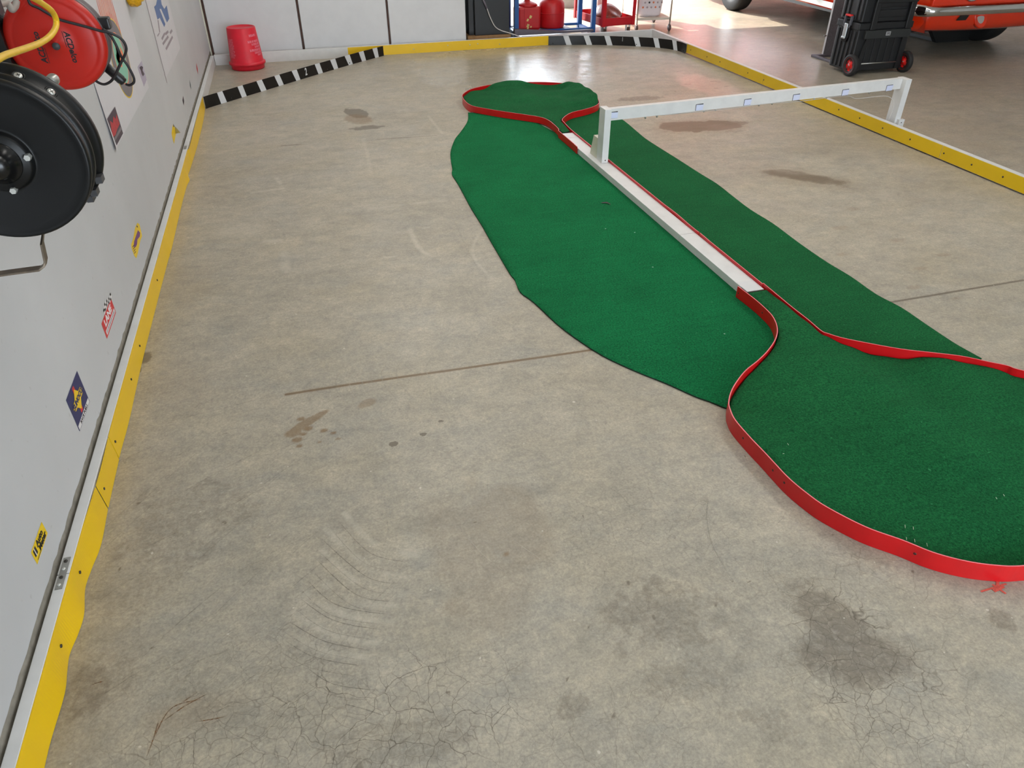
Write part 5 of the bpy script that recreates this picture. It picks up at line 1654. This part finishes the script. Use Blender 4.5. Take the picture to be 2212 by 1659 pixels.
# maker's plate
mpl = MB().box((5.105, TY0 - .0325, .325), (5.152, TY0 - .0298, .358), bev=.003).build('maker_plate', mat('plate_silver', (176, 176, 176), .4), t)
b = MB()
for (x0_, z0_, x1_, z1_) in ((5.111, .345, 5.146, .350), (5.115, .337, 5.142, .341), (5.111, .331, 5.120, .335), (5.137, .331, 5.146, .335)):
    b.box((x0_, TY0 - .0332, z0_), (x1_, TY0 - .0322, z1_))
b.build('plate_print', M_ink, mpl)
for xs_, sgn in ((TX0 - .012, -1), (TX1 + .012, 1)):
    cc = (xs_, TY0 - .022, .092)
    w_ = MB().lathe([(.05, -.02), (.080, -.022), (.091, -.016), (.092, 0), (.091, .016), (.080, .022), (.05, .02), (.05, -.02)], cc, 'x', 40, caps=False).build('wheel', M_rubber, t)
    MB().lathe([(0, -.018), (.02, -.019), (.022, -.012), (.058, -.010), (.064, -.021), (.068, -.021), (.068, .021), (.064, .021), (.058, .010), (.022, .012), (.02, .019), (0, .018)], cc, 'x', 32).build('wheel_hub', M_wheelred, w_)
    MB().lathe([(0, -.022), (.006, -.021), (.006, .021), (0, .022)], cc, 'x', 10).build('axle_cap', M_steel, w_)
    for k in range(5):
        a = 2 * PI * k / 5 + .3
        MB().lathe([(0, -.0125), (.011, -.0122), (.011, .0122), (0, .0125)], (cc[0], cc[1] + .04 * math.cos(a), cc[2] + .04 * math.sin(a)), 'x', 10).build('hub_hole', mat('hub_shadow_red', (120, 10, 10), .6), w_)
# latch on the left side
yl = 6.135
la = MB().box((TX0 - .026, yl - .047, .375), (TX0 - .002, yl - .035, .475), bev=.003).box((TX0 - .026, yl + .035, .375), (TX0 - .002, yl + .047, .475), bev=.003).box((TX0 - .026, yl - .047, .375), (TX0 - .002, yl + .047, .388), bev=.003).build('latch_frame', mat('latch_grey', (84, 84, 90), .45), t)
MB().box((TX0 - .028, yl - .04, .468), (TX0 - .004, yl + .04, .484), bev=.004).build('latch_pull', M_wheelred, la)
MB().box((TX0 - .030, yl - .022, .29), (TX0 - .018, yl + .022, .412), bev=.006).box((TX0 - .036, yl - .024, .286), (TX0 - .018, yl + .024, .306), bev=.006).build('latch_clip', mat('zinc_clip', (196, 202, 204), .3, metal=.7), la)
MB().prism([(yl - .052, .31), (yl - .03, .262), (yl + .03, .262), (yl + .052, .31), (yl + .052, .40), (yl - .052, .40)], 'x', TX0 - .018, TX0 - .006).build('latch_plate', M_blk2, la)

# flat black panel on a stand behind the case
t = thing('panel_stand', 'flat dark speckled panel standing on a steel foot behind the tool case', 'panel', (5.3, 6.76, 0))
MB().box((5.10, 6.748, .02), (5.62, 6.768, 1.1)).build('panel', mat('speckled_black_panel', (118, 114, 122), .35, var=.3, scale=160), t)
MB().box((5.098, 6.746, .02), (5.1005, 6.770, 1.1)).build('panel_edge', M_paper, t)
MB().box((5.0, 6.42, 0), (5.035, 6.80, .022), bev=.004).build('foot', M_grey, t)
MB().box((5.02, 6.735, .0), (5.25, 6.785, .025), bev=.004).build('foot', M_grey, t)
MB().box((5.07, 6.752, .19), (5.095, 6.764, .20)).build('lug', M_steel, t)

# ---------------------------------------------------------------- orange car
t = thing('orange_car', 'bright orange classic car with chrome bumper parked in the open bay', 'car', (6.52, 8.4, 0))
CX, HW, YF = 6.52, .87, 6.20
WR, WFy, WRy = .315, YF + .86, YF + 3.50


def sta(y):
    """half section (halfwidth, z) of the body at length y from the nose"""
    s_ = y - YF
    k = min(1, max(0, (s_ + .02) / .35))
    w = HW * (.93 + .07 * k)
    if s_ > 4.2:
        w *= 1 - .03 * ((s_ - 4.2) / .45) ** 2
    rake = .016 * s_
    zb = .265 + rake * .8
    for wy in (WFy, WRy):
        dd = abs(y - wy)
        if dd < .39:
            zb = max(zb, .30 + math.sqrt(.39 ** 2 - dd ** 2))
    top = .84 + .03 * math.sin(min(1, s_ / 4.6) * PI) + rake * .4
    return [(w * .86, zb), (w * .955, zb + .01), (w * .985, max(zb + .035, .40)), (w, max(zb + .05, .56 + rake)), (w * .985, .70 + rake * .6), (w * .93, top - .05), (w * .80, top), (0, top + .035)]


Ys = np.unique(np.concatenate([np.linspace(YF, YF + 4.75, 60), np.linspace(WFy - .39, WFy + .39, 25), np.linspace(WRy - .39, WRy + .39, 25)]))
rings = []
for y in Ys:
    h = sta(y)
    rings.append([(CX - w, y, z) for w, z in h] + [(CX + w, y, z) for w, z in h[-2::-1]])
n = len(rings[0])
b = MB()
fs = [(j * n + k, j * n + k + 1, (j + 1) * n + k + 1, (j + 1) * n + k) for j in range(len(rings) - 1) for k in range(n - 1)]
b.add([p for r_ in rings for p in r_], fs, smooth=True)
b.add(rings[-1], [tuple(range(n))])
b.build('body', M_orange, t)
# underside
MB().box((CX - .70, YF + .25, .24), (CX + .70, YF + 4.5, .32)).build('underbody', M_black, t)
# nose: fascia above bumper, grille opening, valance
wn = HW * .93
b = MB()
b.box((CX - wn, YF - .03, .50), (CX + wn, YF + .05, .575), bev=.012)
b.box((CX - wn, YF - .03, .575), (CX - wn + .14, YF + .05, .84), bev=.012)
b.box((CX + wn - .14, YF - .03, .575), (CX + wn, YF + .05, .84), bev=.012)
b.box((CX - wn, YF - .05, .78), (CX + wn, YF + .05, .86), bev=.02)
b.build('nose', M_orange, t)
g_ = MB().box((CX - wn + .14, YF - .005, .575), (CX + wn - .14, YF + .04, .79)).build('grille', M_blk2, t)
MB().box((CX - wn + .30, YF - .02, .583), (CX + wn - .30, YF - .008, .592)).build('grille_trim', M_chrome, g_)
# valance, curved in plan, lower lip rolled under
vs, fs = [], []
xsv = np.linspace(-1, 1, 31)
prof = [(.02, .50), (-.015, .47), (-.03, .42), (-.02, .36), (.02, .31), (.07, .285), (.14, .28)]
for u in xsv:
    yo = .05 * u ** 4 + (.16 * max(0, abs(u) - .93) / .07)
    lift = .02 * (1 - abs(u) ** 2) * -1
    for (dy, z) in prof:
        vs.append((CX + u * HW * .985, YF + dy + yo, z + (lift if z < .4 else 0)))
m_ = len(prof)
for i in range(len(xsv) - 1):
    for k in range(m_ - 1):
        fs.append((i * m_ + k, i * m_ + k + 1, (i + 1) * m_ + k + 1, (i + 1) * m_ + k))
MB().add(vs, fs, smooth=True).build('valance', M_orange, t)
# bumper with wrap-round ends
vs, fs = [], []
pr_ = [(.0, .505), (-.028, .510), (-.045, .50), (-.050, .47), (-.045, .44), (-.025, .432), (.0, .436)]
path = [(-1.0, .24, 1.12), (-1.03, .15, 1.25), (-1.02, .06, 1.3), (-.985, .0, 1.22), (-.93, -.035, 1.05)] + [(u, -.04 - .03 * (1 - u * u), 1.0) for u in np.linspace(-.86, .86, 17)] + [(.93, -.035, 1.05), (.985, .0, 1.22), (1.02, .06, 1.3), (1.03, .15, 1.25), (1.0, .24, 1.12)]
path = [tuple(q) for q in crom(path, 3)]
for i, (u, yo, ks) in enumerate(path):
    p = Vector((CX + u * HW, YF + yo - .03, 0))
    q0, q1 = path[max(i - 1, 0)], path[min(i + 1, len(path) - 1)]
    tt = Vector(((q1[0] - q0[0]) * HW, q1[1] - q0[1], 0)).normalized()
    nn = Vector((tt.y, -tt.x, 0))
    for (dn, z) in pr_:
        vs.append(p + nn * (-dn) + Vector((0, 0, .47 + (z - .47) * ks)))
m_ = len(pr_)
for i in range(len(path) - 1):
    for k in range(m_ - 1):
        fs.append((i * m_ + k, i * m_ + k + 1, (i + 1) * m_ + k + 1, (i + 1) * m_ + k))
MB().add(vs, fs, smooth=True).build('bumper', M_chrome, t)
# lamps
for sx in (-1, 1):
    hl = MB().lathe([(.095, .02), (.105, -.02), (.10, -.03), (.088, -.028), (.086, -.01)], (CX + sx * .39, YF - .02, .635), 'y', 32).build('headlight_ring', M_chrome, t)
    MB().lathe([(0, -.02), (.05, -.018), (.086, -.006), (.086, .01)], (CX + sx * .39, YF - .02, .635), 'y', 32).build('headlight_lens', mat('lamp_glass', (200, 190, 180), .1, metal=.3), hl)
    M = Matrix.Translation((CX + (-.205 if sx < 0 else .50), YF - .012, .384)) @ Matrix.Rotation(R(-10), 4, 'X') @ Matrix.Rotation(R(28 * sx), 4, 'Y') @ Matrix.Diagonal((.72, 1, 1, 1))
    fl = MB(M).lathe([(.092, .02), (.096, -.012), (.090, -.022), (.080, -.016)], (0, 0, 0), 'y', 28).build('fog_lamp_ring', M_orange, t)
    MB(M).lathe([(0, -.020), (.04, -.018), (.076, -.012), (.080, .0)], (0, 0, 0), 'y', 28).build('fog_lamp_lens', mat('frosted_lamp_glass', (190, 180, 172), .3), fl)
    sx0 = CX + (-.42 if sx < 0 else .70)
    MB().add([(sx0 - .07, YF - .034, .375), (sx0 + .04, YF - .034, .375), (sx0 + .085, YF - .030, .440), (sx0 - .02, YF - .030, .440)], [(0, 1, 2, 3)]).build('valance_slot', M_blk2, t)
# chrome rocker trim and door seam on the camera side
b = MB()
yy_ = np.linspace(WFy + .42, WRy - .42, 20)
zz = [.300 + .0128 * (y - YF) for y in yy_]
b.strip([(CX - HW - .004, y, z) for y, z in zip(yy_, zz)], [(CX - HW - .006, y, z + .055) for y, z in zip(yy_, zz)], .006, side=-1)
b.build('rocker_trim', M_chrome, t)
MB().box((CX - HW - .0025, YF + 1.52, .36), (CX - HW + .01, YF + 1.528, .82)).build('door_seam', M_black, t)
# cabin
b = MB()
rf = [(YF + 1.35, .86, .66), (YF + 1.95, 1.27, .56), (YF + 3.0, 1.29, .55), (YF + 4.0, .93, .62)]
vs = [(CX + sx * w, y, z) for y, z, w in rf for sx in (-1, 1)]
b.add(vs, [(0, 1, 3, 2), (2, 3, 5, 4), (4, 5, 7, 6), (0, 2, 4, 6), (1, 7, 5, 3)])
b.build('cabin', mat('tinted_car_glass', (30, 34, 36), .1), t)
b = MB()
b.add([(CX + sx * w, y, z + .012) for y, z, w in rf[1:3] for sx in (-1, 1)], [(0, 1, 3, 2)])
b.build('roof_panel', M_orange, t)
for sx in (-1, 1):
    for wy in (WFy, WRy):
        cc = (CX + sx * (HW - .135), wy, WR)
        w_ = MB().lathe([(.19, -.095), (.225, -.10), (.29, -.098), (.308, -.085), (WR, -.06), (WR, .06), (.308, .085), (.29, .098), (.225, .10), (.19, .095), (.19, -.095)], cc, 'x', 56, caps=False).build('tyre', M_rubber, t)
        MB().lathe([(0, -.07), (.04, -.085), (.06, -.06), (.12, -.045), (.17, -.07), (.195, -.088), (.20, -.09), (.20, .09), (.195, .088), (.17, .07), (.12, .045), (.06, .06), (.04, .085), (0, .07)], cc, 'x', 40).build('wheel_rim', mat('polished_wheel', (214, 212, 214), .25, metal=.6), w_)
t = thing('car_ramp', 'low black slanted panel lying on the floor under the front of the car', 'ramp', (7.0, 7.1, 0))
MB().prism([(6.71, 0), (7.52, 0), (7.52, .13), (6.60, .13)][:0] or [(6.715, .003), (7.13, .003), (7.13, .16), (6.58, .16)], 'y', 7.04, 7.10).box((6.75, 7.1, .0), (7.13, 7.55, .03)).build('ramp', mat('black_ramp_paint', (18, 20, 20), .5), t)
